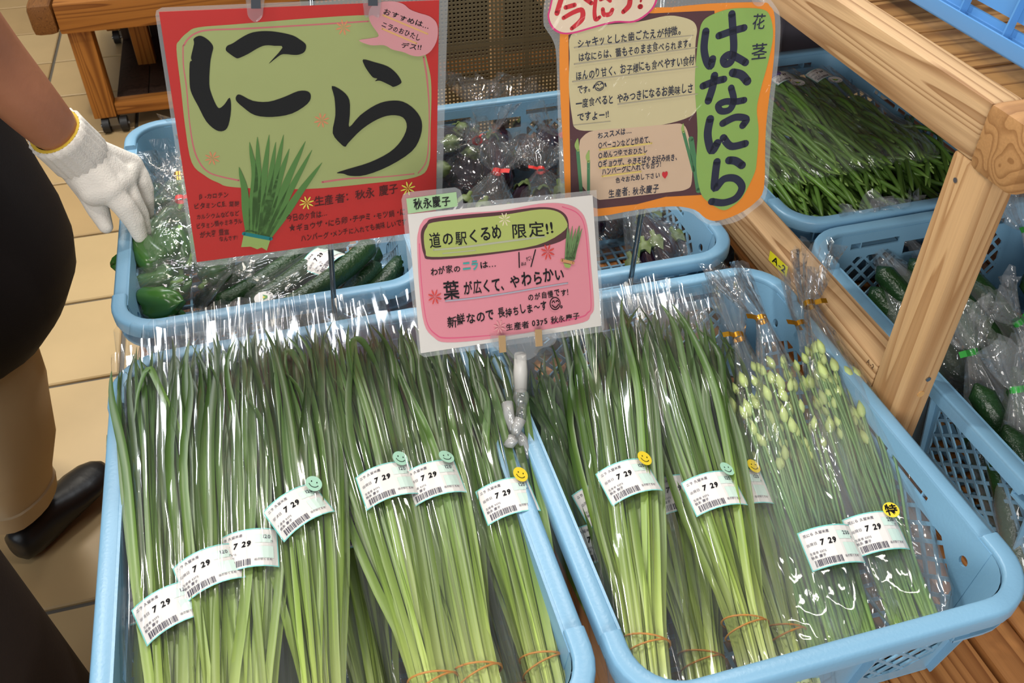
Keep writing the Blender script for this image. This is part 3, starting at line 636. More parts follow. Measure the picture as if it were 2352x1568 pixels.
# ---- sign three: small white and pink card on a clip clamped to the rims
P3 = aty(1180, 790, .405)
S3 = Sign('display_sign', P3, 20, 32, 'small laminated white card with pink panel, clamped between the two front crates', 'sign', (-.004, .36, .0))
S3.poly('card', [(936, 492), (1360, 448), (1380, 748), (966, 811)], flat('card_white', (222, 216, 210)), curve=False, th=.0006, off=.0009)
S3.poly('name_tab', [(932, 456), (1047, 441), (1050, 474), (936, 491)], flat('paper_mint', (166, 200, 150)), curve=False)
S3.poly('pink_panel', [(957, 560), (960, 530), (967, 512), (984, 500), (1060, 490), (1153, 483), (1237, 468), (1293, 468), (1329, 483), (1347, 518), (1356, 610), (1363, 701), (1355, 723), (1338, 740), (1240, 758), (1124, 778), (1026, 786), (995, 774), (973, 743), (962, 660)], flat('paper_rose', (222, 140, 152)))
S3.strokes('crayon_line', [[(962, 560, 2), (966, 640, 2), (978, 735, 2), (1000, 768, 3), (1030, 776, 3), (1124, 770, 2)], [(1290, 475, 2), (1325, 490, 2), (1342, 525, 2), (1350, 610, 2), (1356, 700, 2), (1348, 718, 3), (1332, 728, 3), (1265, 742, 5)]], flat('crayon_rose', (220, 96, 130)))
S3.poly('plum_pill', [(965, 545), (968, 525), (979, 511), (993, 502), (1070, 493), (1153, 486), (1237, 476), (1279, 481), (1301, 499), (1304, 530), (1294, 550), (1237, 568), (1096, 588), (990, 596), (972, 584)], flat('paper_plum'))
S3.poly('green_pill', [(972, 541), (979, 522), (993, 511), (1070, 502), (1153, 494), (1237, 481), (1278, 486), (1297, 504), (1296, 528), (1231, 563), (1096, 583), (990, 590), (976, 577)], flat('paper_olive', (172, 182, 100)))
S3.burst('paper_flower', 1157, 504, 14, flat('paper_beige', (220, 206, 170)))
S3.strokes('silver_line', [[(994, 574, 3), (1060, 568, 4), (1150, 556, 4), (1250, 543, 3)], [(1015, 582, 2), (1090, 575, 2)]], flat('marker_silver', (176, 176, 150)))
S3.text([('道の駅くるめ', 985, 566, 1156, 545, 36, .014), ('限定!!', 1173, 546, 1272, 534, 36, .014)], m_ink)
S3.text([('秋永慶子', 949, 480, 1034, 470, 25, .02)], m_ink, jit=.0)
S3.text([('わが家の', 987, 632, 1057, 623, 18, .016), ('は…', 1100, 616, 1138, 611, 16, .016), ('葉', 1017, 686, 1058, 680, 48, .02), ('が広くて、', 1063, 676, 1169, 662, 33, .018), ('やわらかい', 1170, 660, 1296, 640, 33, .018), ('のが自慢です!', 1210, 689, 1304, 676, 18, .014),
    ('新鮮なので', 1025, 750, 1135, 732, 27, .016), ('長持ちしま～す', 1142, 729, 1256, 710, 23, .016), ('。', 1284, 707, 1300, 705, 18, .02), ('生産者 0375 秋永慶子', 1160, 759, 1330, 731, 17, .014)], m_ink)
S3.text([('ニラ', 1060, 621, 1100, 616, 25, .03)], flat('marker_teal', (64, 160, 156)))
S3.strokes('ruled_line', [[(1021, 691, 3), (1090, 684, 3), (1170, 672, 3), (1240, 660, 3), (1301, 650, 3)]], flat('marker_blue_grey', (168, 168, 182)))
S3.strokes('emphasis_mark', [[(1189, 580, 2.5), (1190, 614, 2.5)], [(1227, 574, 2.5), (1217, 612, 2.5)]], m_ink, k=2)
S3.text([('ほんの', 1194, 610, 1206, 609, 10, .02), ('すごく', 1206, 600, 1220, 596, 10, .02)], m_ink)
m_rflower = flat('paper_coral', (212, 70, 64))
S3.burst('paper_flower', 1255, 579, 16, m_rflower); S3.burst('paper_flower', 996, 682, 16, m_rflower); S3.burst('paper_flower', 1144, 751, 14, flat('paper_pale_rose', (222, 156, 158)))
S3.strokes('drawn_leaves', [[(a, 526 if i % 2 else 520, 1), ((a*2+b)/3, 548, 5), (b, 594, 7)] for i, (a, b) in enumerate([(1300, 1297), (1304, 1300), (1311, 1303), (1319, 1306), (1326, 1309), (1333, 1312), (1328, 1314)])], flat('paper_sage', (104, 134, 84)))
S3.strokes('drawn_band', [[(1287, 598, 6), (1313, 604, 6)]], flat('paper_tan', (200, 146, 96)), k=2)
S3.poly('drawn_stems', [(1290, 604), (1308, 608), (1304, 616), (1294, 614)], m_pale, curve=False)
S3.disc('drawn_face', 1271, 697, 12.5, m_ink, ring=.15)
S3.strokes('face_features', [[(1264, 695, 2), (1267, 691, 2), (1270, 695, 2)], [(1273, 693, 2), (1276, 690, 2), (1279, 693, 2)], [(1264, 701, 2), (1272, 706, 2), (1279, 699, 2)]], m_ink)
for nm_, mm_, of_ in (('laminate_back', m_margin, .0001), ('laminate', m_lam, .0034)): S3.poly(nm_, [(922, 458), (926, 446), (938, 441), (1045, 430), (1057, 436), (1062, 450), (1064, 467), (1370, 436), (1378, 600), (1388, 752), (1384, 762), (975, 820), (961, 812), (940, 640)], mm_, curve=False, off=of_)
# the clip: clear jaws with brass springs, white hinge, ball joint, clamp legs on the rims
S3.poly('clear_jaw', [(1122, 772), (1125, 790), (1140, 806), (1155, 806), (1172, 822), (1200, 826), (1222, 815), (1232, 800), (1262, 790), (1268, 772), (1250, 762), (1130, 770)], m_clear, th=.004, off=.0085)
m_brass = mat('brass_spring', (206, 170, 124), .3, .8, metal=.3)
for x, y in ((1143, 792), (1226, 778)):
    S3.poly('brass_spring', [(x-8, y-22), (x+7, y-23), (x+9, y+15), (x-6, y+17)], m_brass, curve=False, th=.0012, off=.0105)
c0 = S3.w(*S3.uv(1192, 812), .003)
cA = at(1196, 895, .012); cB = at(1198, 930, .010); cC = at(1196, 965, .008)
m_hinge = mat('white_plastic', (206, 202, 196), .4)
mb = MB(); mb.tube([tuple(c0), tuple((c0+cA)/2), tuple(cA)], [.0065, .008, .0075], 10); S3.put('hinge', mb, m_hinge, True)
mb = MB(); mb.tube([tuple(cA+Vector((0, .002, 0))), tuple((cA+cB)/2), tuple(cB)], [.006, .0095, .006], 12); S3.put('ball_joint', mb, m_clear, True)
mb = MB(); mb.tube([tuple(cB), tuple(cC)], [.006, .006], 8); S3.put('stem', mb, m_clear, True)
m_amber = film('smoky_plastic', base=.15, edge=.5, haze=.45, rough=.1, creases=30, stretch=(1, 1, 1), bump=.3, tint=(190, 180, 160))
for P in ([(1196, 962), (1186, 985), (1180, 1008)], [(1165, 925), (1170, 955), (1178, 985), (1200, 1010), (1216, 1052)], [(1180, 1005), (1172, 1018), (1160, 1022)]):
    mb = MB(); mb.tube([tuple(at(x, y, .012-.006*i)) for i, (x, y) in enumerate(P)], [.0065]+[.006]*(len(P)-2)+[.0028], 8); S3.put('clamp_leg', mb, m_amber, True)
# yellow A-2 label and pencil mark on the rail
lt = thing('rail_label', (.4155, .62, -.01), 'small yellow sticker reading A-2 on the side rail', 'label')
def railp(px, py, o): q = atx(px, py, .416-o); return q-Vector((.4155, .62, -.01))
q = [railp(x, y, .0004) for x, y in ((1769, 575), (1810, 613), (1806, 637), (1765, 597))]
MB().add(q, [(0, 1, 2, 3)]).build('sticker', mat('sticker_yellow', (226, 216, 40), .5), lt)
def quad_text(body, A, B, C, m, parent, name='lettering', bold=.01):
    """text from baseline A to B, cap height towards C"""
    A, B, C = Vector(A), Vector(B), Vector(C); ws = [glyph(c, bold)[2]+.08 for c in body]; tot = sum(ws); x = 0; mb = MB()
    for c, w_ in zip(body, ws):
        vs, fs, gw = glyph(c, bold); mb.add([A+(B-A)*((x+vx)/tot)+(C-A)*(vy/.73) for vx, vy in vs], fs); x += w_
    return mb.build(name, m, parent)
quad_text('A-2', railp(1773, 600, .0008), railp(1803, 629, .0008), railp(1777, 586, .0008), m_ink, lt)
quad_text('A-2', atx(1990, 832, .4158)-Vector((.8, .6, -.72)), atx(2006, 850, .4158)-Vector((.8, .6, -.72)), atx(1993, 822, .4158)-Vector((.8, .6, -.72)), mat('pencil_dark', (90, 62, 40), .8), stand)
# ================================================================ vegetables
def frame(name, B, T, label, cat, group=None, up=Vector((0, 0, 1))):
    """a thing whose local y runs from B to T, local z away from the table"""
    B, T = Vector(B), Vector(T); d = (T-B).normalized(); s = d.cross(up).normalized(); n = s.cross(d)
    t = thing(name, B, label, cat, group); t.rotation_euler = Matrix((s, d, n)).transposed().to_euler(); return t, (T-B).length
m_chive = ramp_uv('chive_leaf', [(0, (214, 220, 168)), (.12, (186, 198, 112)), (.30, (132, 156, 66)), (.5, (88, 118, 52)), (.75, (68, 98, 48)), (1, (64, 90, 46))], rough=.38, var=.7)
m_chive2 = ramp_uv('bud_stem', [(0, (150, 176, 70)), (.2, (104, 150, 56)), (.6, (86, 128, 70)), (1, (120, 150, 90))], rough=.4, var=.4)
m_bud = mat('bud_pale_green', (178, 196, 122), .45, var=.3)
m_rubber = mat('rubber_band', (196, 132, 52), .5)
m_lblw = mat('label_white', (226, 222, 218), .35, .4)
m_lblc = mat('label_cyan', (120, 206, 200), .4)
m_lblm = mat('label_mint', (206, 228, 218), .4)
m_bar = mat('label_print', (60, 54, 72), .5)
m_sleeve = film('chive_sleeve', base=.055, edge=.7, haze=.02, rough=.07, creases=15, stretch=(1, .055, 1), bump=.7)
m_pouch = film('pouch_film', base=.075, edge=.7, haze=.035, rough=.06, creases=26, stretch=(1, .45, 1), bump=1.0)
m_budfilm = film('bud_bag_film', base=.07, edge=.8, haze=.045, rough=.06, creases=24, stretch=(1, .3, 1), bump=1.0)
m_pouch_dim = film('pouch_film_cloudy', base=.07, edge=.6, haze=.09, rough=.08, creases=26, stretch=(1, .5, 1), bump=1.0)
def leaf_mesh(pts, w, rnd, fold=.25, n=11):
    """ribbon with a shallow keel; u runs along it"""
    P = crom(pts, 4); m = len(P); roll = rnd.uniform(-.9, .9); vs = []; uv = []; fs = []
    for i, p in enumerate(P):
        p = Vector(p); a = Vector(P[max(0, i-1)]); b = Vector(P[min(m-1, i+1)]); d = (b-a).normalized(); t = i/(m-1)
        s = d.cross(Vector((math.sin(roll+t*rnd.choice((.0, .0))), 0, math.cos(roll)))).normalized(); q = s.cross(d)
        ww = w*(.62+.38*min(1, t*3))*(1 if t < .72 else max(.03, (1-t)/.28)**.8)
        vs += [p-s*ww/2+q*ww*fold, p, p+s*ww/2+q*ww*fold]; uv += [(t, 0), (t, .5), (t, 1)]
        if i: o = 3*i; fs += [(o-3, o-2, o+1, o), (o-2, o-1, o+2, o+1)]
    mb = MB(); mb.v = [tuple(v) for v in vs]; mb.f = fs; mb.uv = uv; return mb.mesh('leaf', True)
# --- price label (curved over the bag), shared by all the bags
def label_meshes(price, w=.060, h=.042, R_=.045, title='ニラ 久留米産'):
    def f(u, v, o): a = u/R_; return Vector(((R_+o)*math.sin(a), v, (R_+o)*math.cos(a)-R_))
    def grid(u0, v0, u1, v1, o, nu=8):
        mb = MB()
        for i in range(nu):
            a = u0+(u1-u0)*i/nu; b = u0+(u1-u0)*(i+1)/nu; mb.add([f(a, v0, o), f(b, v0, o), f(b, v1, o), f(a, v1, o)], [(0, 1, 2, 3)])
        return mb
    def txt(mb, body, u, v, size, bold=.0, slant=0, sq=1):
        x = 0
        for ch in body:
            vs, fs, gw = glyph(ch, bold); mb.add([f(u+(x+vx+slant*vy)*size*sq, v+vy*size, .0004) for vx, vy in vs], fs); x += (gw+.08 if ord(ch) < 128 else 1.0) if ch != ' ' else .4
    out = {}
    out['price_label'] = (grid(-w/2, -h/2, w/2, h/2, 0).mesh('price_label', True), m_lblw)
    e = .0011; b = MB()
    for q in ((-w/2, h/2-e, w/2, h/2), (-w/2, -h/2, w/2, -h/2+e), (-w/2, -h/2, -w/2+e, h/2), (w/2-e, -h/2, w/2, h/2)):
        g = grid(*q, .0002, 8 if q[2]-q[0] > .01 else 1); b.add(g.v, g.f)
    out['label_border'] = (b.mesh('label_border'), m_lblc)
    g = grid(.008, .005, .024, .014, .0002, 3); g2 = grid(.010, -.012, .025, .001, .0002, 3); g.add(g2.v, g2.f); out['label_tint'] = (g.mesh('label_tint'), m_lblm)
    b = MB(); txt(b, title, -.026, .0135, .0036, .01); txt(b, '出荷日', -.026, .0035, .0036, .0); txt(b, '生産者 0375', -.026, -.0055, .0030); txt(b, '秋永 慶子', -.026, -.0098, .0034, .012); txt(b, str(price), .0145, .0095, .0056, .01); txt(b, '円', .0225, .0055, .0025)
    txt(b, '道の駅くるめ', .0065, -.0145, .0028)
    out['lettering'] = (b.mesh('lettering'), m_bar)
    b = MB(); txt(b, '7 29', -.0125, .0018, .0082, .03, .15, .95); out['handwriting'] = (b.mesh('handwriting'), m_ink)
    b = MB(); r = random.Random(price); u = -.024
    while u < .003:
        k = r.choice((.0004, .0007, .0011)); b.add([f(u, -.0185, .0004), f(u+k, -.0185, .0004), f(u+k, -.0118, .0004), f(u, -.0118, .0004)], [(0, 1, 2, 3)]); u += k+r.choice((.0004, .0006, .0009))
    out['barcode'] = (b.mesh('barcode'), m_bar)
    return out
LBL = {120: label_meshes(120), 250: label_meshes(250, title='花にら 久留米産')}
for d_ in LBL.values():
    for me, m_ in d_.values(): me.materials.append(m_)
def put_label(parent, price, loc, rz=0, rx=0, ry=0, sc=1.0):
    d = LBL[price]; root = None
    for k, (me, m_) in d.items():
        o = bpy.data.objects.new(k, me); COL.objects.link(o)
        if root is None: root = o; o.parent = parent; o.location = loc; o.rotation_euler = (rx, ry, rz); o.scale = (sc, sc, sc)
        else: o.parent = root
    return root
# smiley stickers
def sticker_meshes():
    b = MB(); n = 24; b.add([(.0085*math.cos(2*PI*i/n), .0085*math.sin(2*PI*i/n), 0) for i in range(n)], [tuple(range(n))]); a = b.mesh('smiley_sticker')
    f_ = MB()
    for x in (-.0028, .0028): f_.add([(x+.0007*math.cos(2*PI*i/8), .0018+.0009*math.sin(2*PI*i/8), .0003) for i in range(8)], [tuple(range(8))])
    P = [(.0052*math.cos(a_), .0005+.0048*math.sin(a_)) for a_ in [PI*1.12+PI*.76*i/8 for i in range(9)]]
    for p, q in zip(P, P[1:]): f_.add([(p[0]*.9, p[1]*.9, .0003), (q[0]*.9, q[1]*.9, .0003), (q[0]*1.05, q[1]*1.05, .0003), (p[0]*1.05, p[1]*1.05, .0003)], [(0, 1, 2, 3)])
    return a, f_.mesh('smile')
ST_A, ST_F = sticker_meshes(); ST_B = ST_A.copy(); ST_A.materials.append(mat('sticker_sun', (236, 208, 52), .45)); ST_B.materials.append(mat('sticker_mint', (168, 214, 190), .45)); ST_F.materials.append(m_ink)
def put_sticker(parent, yellow, loc, rz=0, ry=0):
    o = bpy.data.objects.new('smiley_sticker', ST_A if yellow else ST_B); COL.objects.link(o); o.parent = parent; o.location = loc; o.rotation_euler = (0, ry, rz)
    f_ = bpy.data.objects.new('smile', ST_F); COL.objects.link(f_); f_.parent = o; return o
def sleeve(L, w0, w1, h0, h1, rnd, n=52, m=34, over=.035, ridges=4):
    """long clear sleeve, sealed at the foot, open at the head; sharp lengthwise pleats"""
    mb = MB(); rings = []; ph = [rnd.uniform(0, 6.28) for _ in range(6)]
    rg = [(rnd.uniform(.25, PI-.25), rnd.uniform(-.5, .5), rnd.uniform(.0025, .0055), rnd.uniform(.05, .09), rnd.uniform(0, 6)) for _ in range(ridges)]
    for i in range(m+1):
        t = i/m; y = -.022+(L+over+.022)*t; w = w0+(w1-w0)*t**1.2; h = h0+(h1-h0)*t; e = min(1, t/.05); e = e**.5; r = []
        for j in range(n):
            a = 2*PI*j/n; cx_ = math.cos(a); sy_ = math.sin(a)
            k = 1+.05*math.sin(3*a+ph[0]+t*4)+.035*math.sin(7*a+ph[1]+t*9)+(.05+.10*t)*noise.noise(Vector((cx_*2.2+ph[2], sy_*2.2, t*7+ph[3])))
            px_ = w/2*cx_*k*(.55+.45*e if i else .55); pz = h/2*math.copysign(abs(sy_)**.8, sy_)*k*e
            pz += (.0012+.002*t)*math.sin(11*a+ph[4])*(1 if sy_ > 0 else .3)
            for a0, da, am, sg, pp_ in rg:
                q = a-(a0+da*(t-.5)+.10*math.sin(t*9+pp_)); am2 = am*(.35+.65*math.sin(t*PI*1.1+pp_*.2)**2); gq = math.exp(-(q/sg)**2); px_ += am2*.8*gq*cx_; pz += am2*gq
            if abs(cx_) > .97: px_ += math.copysign(.0045*(1+.4*math.sin(t*17+ph[2])), cx_)
            yy = y+(.006*math.sin(2*a+ph[5]) if i == m else 0)
            r.append((px_, yy, pz))
        rings.append(r)
    mb.loft(rings); return mb.mesh('clear_sleeve', True)
chive_no = [0]
def chive_bag(lx, ly, tx, ty, zl, zt, label, yfoot=.050, nleaf=46, yellow=None, price=120, lz=.0, sc=1.0, wide=1.0, lrot=.0, group='garlic chive bags in the front crates'):
    chive_no[0] += 1; rnd = random.Random(100+chive_no[0])
    Lb = at(lx, ly, zl); T = at(tx, ty, zt); d = T-Lb; B = Lb-d*((Lb.y-yfoot)/d.y)
    t, L = frame('garlic_chive_bag', B, T, label, 'chives', group)
    yl = (Lb-B).length
    for i in range(nleaf):
        a = rnd.uniform(0, 2*PI); r = math.sqrt(rnd.random()); bx_, bz_ = .0195*r*math.cos(a), .014*r*math.sin(a)
        tx_, tz_ = bx_*2.1*wide+rnd.uniform(-.017, .017), bz_*.85+rnd.uniform(-.005, .005); f = rnd.choice((rnd.uniform(.80, .96), rnd.uniform(.88, 1.0))); w = rnd.uniform(.0066, .0098)
        mx = rnd.gauss(0, .007)
        pts = [(bx_*.9, .0, bz_*.9), (bx_, L*.14, bz_), (bx_+(tx_-bx_)*.45+mx*.6, L*f*.42, bz_+(tz_-bz_)*.4), (bx_+(tx_-bx_)*.75+mx, L*f*.7, tz_*.9+rnd.uniform(-.002, .002)), (tx_, L*f*.9, tz_), (tx_+rnd.gauss(0, .009), L*f, tz_+rnd.uniform(-.003, .003))]
        if rnd.random() < .012:      # a leaf tip folded over
            x_ = rnd.choice((-1, 1))*.02; pts[-2:] = [(tx_, L*.86, tz_+.006), (tx_+x_*.5, L*.90, tz_+.008), (tx_+x_, L*.84, tz_+.006), (tx_+x_*1.2, L*.76, tz_+.004)]
        me = leaf_mesh(pts, w, rnd); me.materials.append(m_chive)
        o = bpy.data.objects.new('leaf', me); COL.objects.link(o); o.parent = t
    mb = MB()
    for k, (dy, tw) in enumerate(((.046, .006), (.053, -.003))):
        P = [(.0215*math.cos(2*PI*j/20), dy+tw*math.cos(2*PI*j/20), .0165*math.sin(2*PI*j/20)) for j in range(20)]
        rings = [[(p[0]*(1+.05*math.cos(q)), p[1]+.0010*math.sin(q), p[2]*(1+.05*math.cos(q))) for q in (0, PI/2, PI, 3*PI/2)] for p in P]; mb.loft(rings+[rings[0]])
    mb.build('rubber_band', m_rubber, t, True)
    me = sleeve(L, .056*wide, .088*wide, .040, .026, rnd); me.materials.append(m_sleeve); o = bpy.data.objects.new('clear_sleeve', me); COL.objects.link(o); o.parent = t
    if price:
        zz = .0205; put_label(t, price, (lz, yl, zz), rz=lrot+rnd.uniform(-.05, .05), sc=sc)
        if yellow is not None: put_sticker(t, yellow, (lz+.018, yl+.0245*sc, zz-.0015), rz=rnd.uniform(-.3, .3), ry=.45)
    return t
C1 = [ # label px, mouth px, z at label, z at mouth, phrase, sticker
 (356, 1400, 338, 850, -.050, -.008, 'leftmost bag of garlic chives, against the left crate wall', None, 0),
 (432, 1392, 425, 800, -.055, -.012, 'garlic chives in the lower layer, second from the left crate wall', None, 0),
 (618, 1272, 575, 752, -.055, .000, 'garlic chives in the lower layer beside the big tilted label', None, 0),
 (812, 1235, 735, 745, -.052, .002, 'garlic chives half hidden below a bright crease, middle of the left crate', None, 0),
 (1098, 1205, 985, 775, -.050, -.004, 'garlic chives with a yellow smiley, second from the right in the left crate', True, 0),
 (397, 1420, 372, 792, -.018, .004, 'garlic chives with a crooked label overlapping its left neighbour', None, 1),
 (486, 1330, 470, 770, -.012, .012, 'garlic chives under the strongest white creases, third upper bag', None, 1),
 (575, 1285, 560, 755, -.016, .014, 'garlic chives with an upright label left of the large tilted label', None, 1),
 (690, 1190, 640, 748, -.006, .022, 'garlic chives with the large tilted 7 29 label and mint smiley', False, 1),
 (893, 1130, 800, 735, -.006, .020, 'garlic chives with the label left of centre, mint smiley turned edge on', False, 1),
 (998, 1125, 905, 735, -.010, .016, 'garlic chives with a creased label and an upright mint smiley', False, 1),
 (1166, 1165, 1078, 790, -.022, .004, 'rightmost bag of garlic chives in the left crate, yellow smiley', True, 1)]
LR = {356: -.02, 432: .25, 397: .28, 486: .28, 575: .05, 690: .42, 893: .06, 998: .12, 1166: .10, 1098: -.02, 618: .1, 812: .0}
for lx, ly, tx, ty, zl, zt, lab, st, up_ in C1:
    chive_bag(lx, ly, tx, ty, zl, zt, lab, yellow=st, nleaf=56 if up_ else 42, lrot=LR.get(lx, .1), wide=.8 if lx == 356 else 1.1, yfoot=.042)
C2 = [
 (1372, 1262, 1232, 850, -.070, -.020, 'garlic chives lowest against the left wall of the middle crate', None, 0),
 (1385, 1165, 1300, 800, -.052, -.008, 'dark garlic chives with the label tucked under its neighbour, middle crate', None, 0),
 (1552, 1152, 1478, 705, -.050, .000, 'garlic chives in the lower layer between the two full labels, middle crate', None, 0),
 (1700, 1140, 1570, 735, -.050, -.008, 'garlic chives at the right end of its row with a yellow smiley seen aslant', True, 0),
 (1442, 1122, 1392, 700, -.014, .010, 'garlic chives with the big flat 7 29 label and bright yellow smiley', True, 1),
 (1636, 1148, 1520, 712, -.026, .006, 'garlic chives with a wavy 7 29 label and a mint smiley on edge, middle crate', False, 1)]
for lx, ly, tx, ty, zl, zt, lab, st, up_ in C2:
    chive_bag(lx, ly, tx, ty, zl, zt, lab, yellow=st, nleaf=58 if up_ else 44, lrot={1442: .34, 1385: .30, 1636: .16, 1552: .10, 1700: .10}.get(lx, .0), yfoot=.028, wide=1.15)
# --- pouches closed with a tie
def pouch_mesh(L, w, h, tail, rnd, neck=.006, n=30, foot=.5, flare=.42, tailz=.02, tailx=0, neckz=None, side=0):
    mb = MB(); rings = []; ph = [rnd.uniform(0, 6.28) for _ in range(6)]; neckz = h*.5 if neckz is None else neckz
    ts = [0, .02, .06, .12, .2, .3, .4, .5, .58, .66, .73, .79, .85, .90, .95, 1.0]
    for t in ts:
        y = L*t; f = min(1, (t/.12))**.5 if t < .12 else 1
        if t > .55: q = (t-.55)/.45; f = (1-q)**1.15 if q < 1 else 0
        W_ = neck+(w/2-neck)*f*(foot+(1-foot)*min(1, t/.3)); H_ = neck+(h/2-neck)*(f if t > .55 else min(1, (t/.12))**.6)
        if t == 0: H_ = .0008
        zc = h*.5+(neckz-h*.5)*max(0, (t-.5)/.5); amp = .03+.28*max(0, (t-.6)/.4); r = []; sx_ = side*max(0, (t-.5)/.5)
        for j in range(n):
            a = 2*PI*j/n; k = 1+amp*math.sin(9*a+ph[0]+t*3)+amp*.6*math.sin(14*a+ph[1])+.09*noise.noise(Vector((math.cos(a)*1.7+ph[2], math.sin(a)*1.7, t*5+ph[3])))
            r.append((sx_+W_*math.cos(a)*k, y, zc+H_*math.sin(a)*k))
        rings.append(r)
    for q in (.12, .3, .5, .72, 1.0):
        W_ = neck+(w*flare-neck)*q**.8; H_ = neck+(w*flare*.30-neck)*q; r = []
        for j in range(n):
            a = 2*PI*j/n; k = 1+(.30)*math.sin(9*a+ph[0]+3)+.2*math.sin(14*a+ph[1]); yy = L+tail*q+(.010*math.sin(5*a+ph[4]) if q == 1 else 0)
            r.append((side+tailx*q+W_*math.cos(a)*k, yy, neckz+tailz*q*q+H_*math.sin(a)*k+.2*W_*math.sin(3*a+ph[5])))
        rings.append(r)
    mb.loft(rings, True, True); return mb.mesh('clear_bag', True)
def tie(parent, y, z, m, r=.0072, x=0, tab=True, rnd=random.Random(1), w=.0075):
    n = 14; mb = MB(); rings = [[(x+r*math.cos(2*PI*j/n), y+o_, z+r*.85*math.sin(2*PI*j/n)) for j in range(n)] for o_ in (-w/2, w/2)]; mb.loft(rings)
    if tab:
        a = rnd.uniform(-.5, .5); s = rnd.choice((-1, 1)); P = [(x+s*r*.8, z+r*.5), (x+s*r*1.8, z+r*.9), (x+s*r*2.8, z+r*(.7+a))]
        for p, q in zip(P, P[1:]): mb.add([(p[0], y-w/2, p[1]), (q[0], y-w/2, q[1]), (q[0], y+w/2, q[1]), (p[0], y+w/2, p[1])], [(0, 1, 2, 3)])
    return mb.build('twist_tie', m, parent, True)
m_gold = mat('gold_foil', (206, 150, 44), .25, metal=.8); m_gtie = mat('green_tape', (52, 158, 60), .4); m_rtape = mat('red_tape', (222, 44, 38), .4)
bud_me = MB(); bud_me.loft([[(r_*math.cos(2*PI*j/7), y_, r_*math.sin(2*PI*j/7)) for j in range(7)] for y_, r_ in ((0, .0012), (.003, .0032), (.007, .0038), (.011, .0026), (.0155, .0004))], True, True, True)
BUD = bud_me.mesh('flower_bud', True); BUD.materials.append(m_bud)
def bud_bag(fx_, fy_, zf, kx, ky, zk, label, nst, w, tailx=0, lab=None, nobag=False, seed=1, tail=.075):
    """bag of budding chives: foot px -> tie px"""
    rnd = random.Random(seed); B = at(fx_, fy_, zf); T = at(kx, ky, zk)
    if B.y < .036: B = B+(T-B)*((.036-B.y)/(T.y-B.y)); B.z = min(B.z, -.088)
    t, L = frame('budding_chive_bag', B, T, label, 'chives', 'budding chive bags in the middle crate')
    for i in range(nst):
        a = rnd.uniform(0, 2*PI); r = math.sqrt(rnd.random()); bx_, bz_ = w*.25*r*math.cos(a), .008+.006*r*math.sin(a); f = rnd.uniform(.52, .84)
        tx_ = bx_*1.15+rnd.uniform(-.012, .012); tz_ = .011+.008*math.sin(a)*r+rnd.uniform(-.002, .003)
        P = crom([(bx_, .004, bz_), (bx_+rnd.uniform(-.003, .003), L*f*.35, bz_), (tx_*.8+bx_*.2+rnd.uniform(-.004, .004), L*f*.7, tz_), (tx_, L*f, tz_)], 3)
        mb = MB(); m_ = len(P); rings = []
        for k, p in enumerate(P): rr_ = .0021-.0006*k/m_; rings.append([(p[0]+rr_*math.cos(2*PI*j/5), p[1], p[2]+rr_*math.sin(2*PI*j/5)) for j in range(5)])
        mb.loft(rings, True, True); mb.uv = [((i_//5)/(m_-1), 0) for i_ in range(len(mb.v))]
        me = mb.mesh('stem', True); me.materials.append(m_chive2); o = bpy.data.objects.new('stem', me); COL.objects.link(o); o.parent = t
        bo = bpy.data.objects.new('flower_bud', BUD); COL.objects.link(bo); bo.parent = o; s = rnd.uniform(1.0, 1.5); bo.scale = (s, s, s)
        d = Vector(P[-1])-Vector(P[-2]); bo.location = Vector(P[-1]); bo.rotation_euler = (rnd.uniform(-.2, .2), 0, -math.atan2(d.x, d.y)+rnd.uniform(-.25, .25))
    me = pouch_mesh(L, w, .030, tail, rnd, foot=.8, flare=.26, tailz=.012, tailx=tailx, neckz=.016); me.materials.append(m_budfilm)
    o = bpy.data.objects.new('clear_bag', me); COL.objects.link(o); o.parent = t
    tie(t, L, .016, m_gold, rnd=rnd, x=0)
    if lab:
        q = at(*lab)-B; M_ = t.rotation_euler.to_matrix().inverted(); q = M_ @ q
        put_label(t, 250, (q.x, q.y, .0350), rz=.10)
        if seed == 14:
            st_ = put_sticker(t, True, (q.x+.020, q.y+.022, .0350)); sm_ = st_.children[0]; bpy.data.objects.remove(sm_)
            mb = MB(); vs, fs, gw = glyph('特', .03); mb.add([((vx-.5)*.013, (vy-.38)*.013, .0003) for vx, vy in vs], fs); mb.build('lettering', m_ink, st_)
    return t
bud_bag(1895, 1570, -.085, 1625, 845, -.060, 'budding chives with the lowest gold tie, nearest the garlic chives', 22, .085, tailx=-.012, seed=11)
bud_bag(1930, 1545, -.075, 1690, 792, -.018, 'budding chives with an upright tail and gold tie, second from left', 34, .085, tailx=.0, seed=12, tail=.085)
bud_bag(2150, 1500, -.085, 1832, 765, -.020, 'budding chives mostly hidden under the rightmost bag', 24, .085, seed=15, tailx=.02)
bud_bag(2020, 1540, -.060, 1742, 752, -.004, 'budding chives with the 7 29 label left of the other priced 250', 46, .098, tailx=-.032, lab=(1913, 1252, -.035), seed=13, tail=.075)
bud_bag(2150, 1490, -.060, 1851, 718, -.0, 'rightmost budding chives with 250 label and tallest crinkled tail', 50, .100, tailx=.028, lab=(2017, 1220, -.033), seed=14, tail=.085)
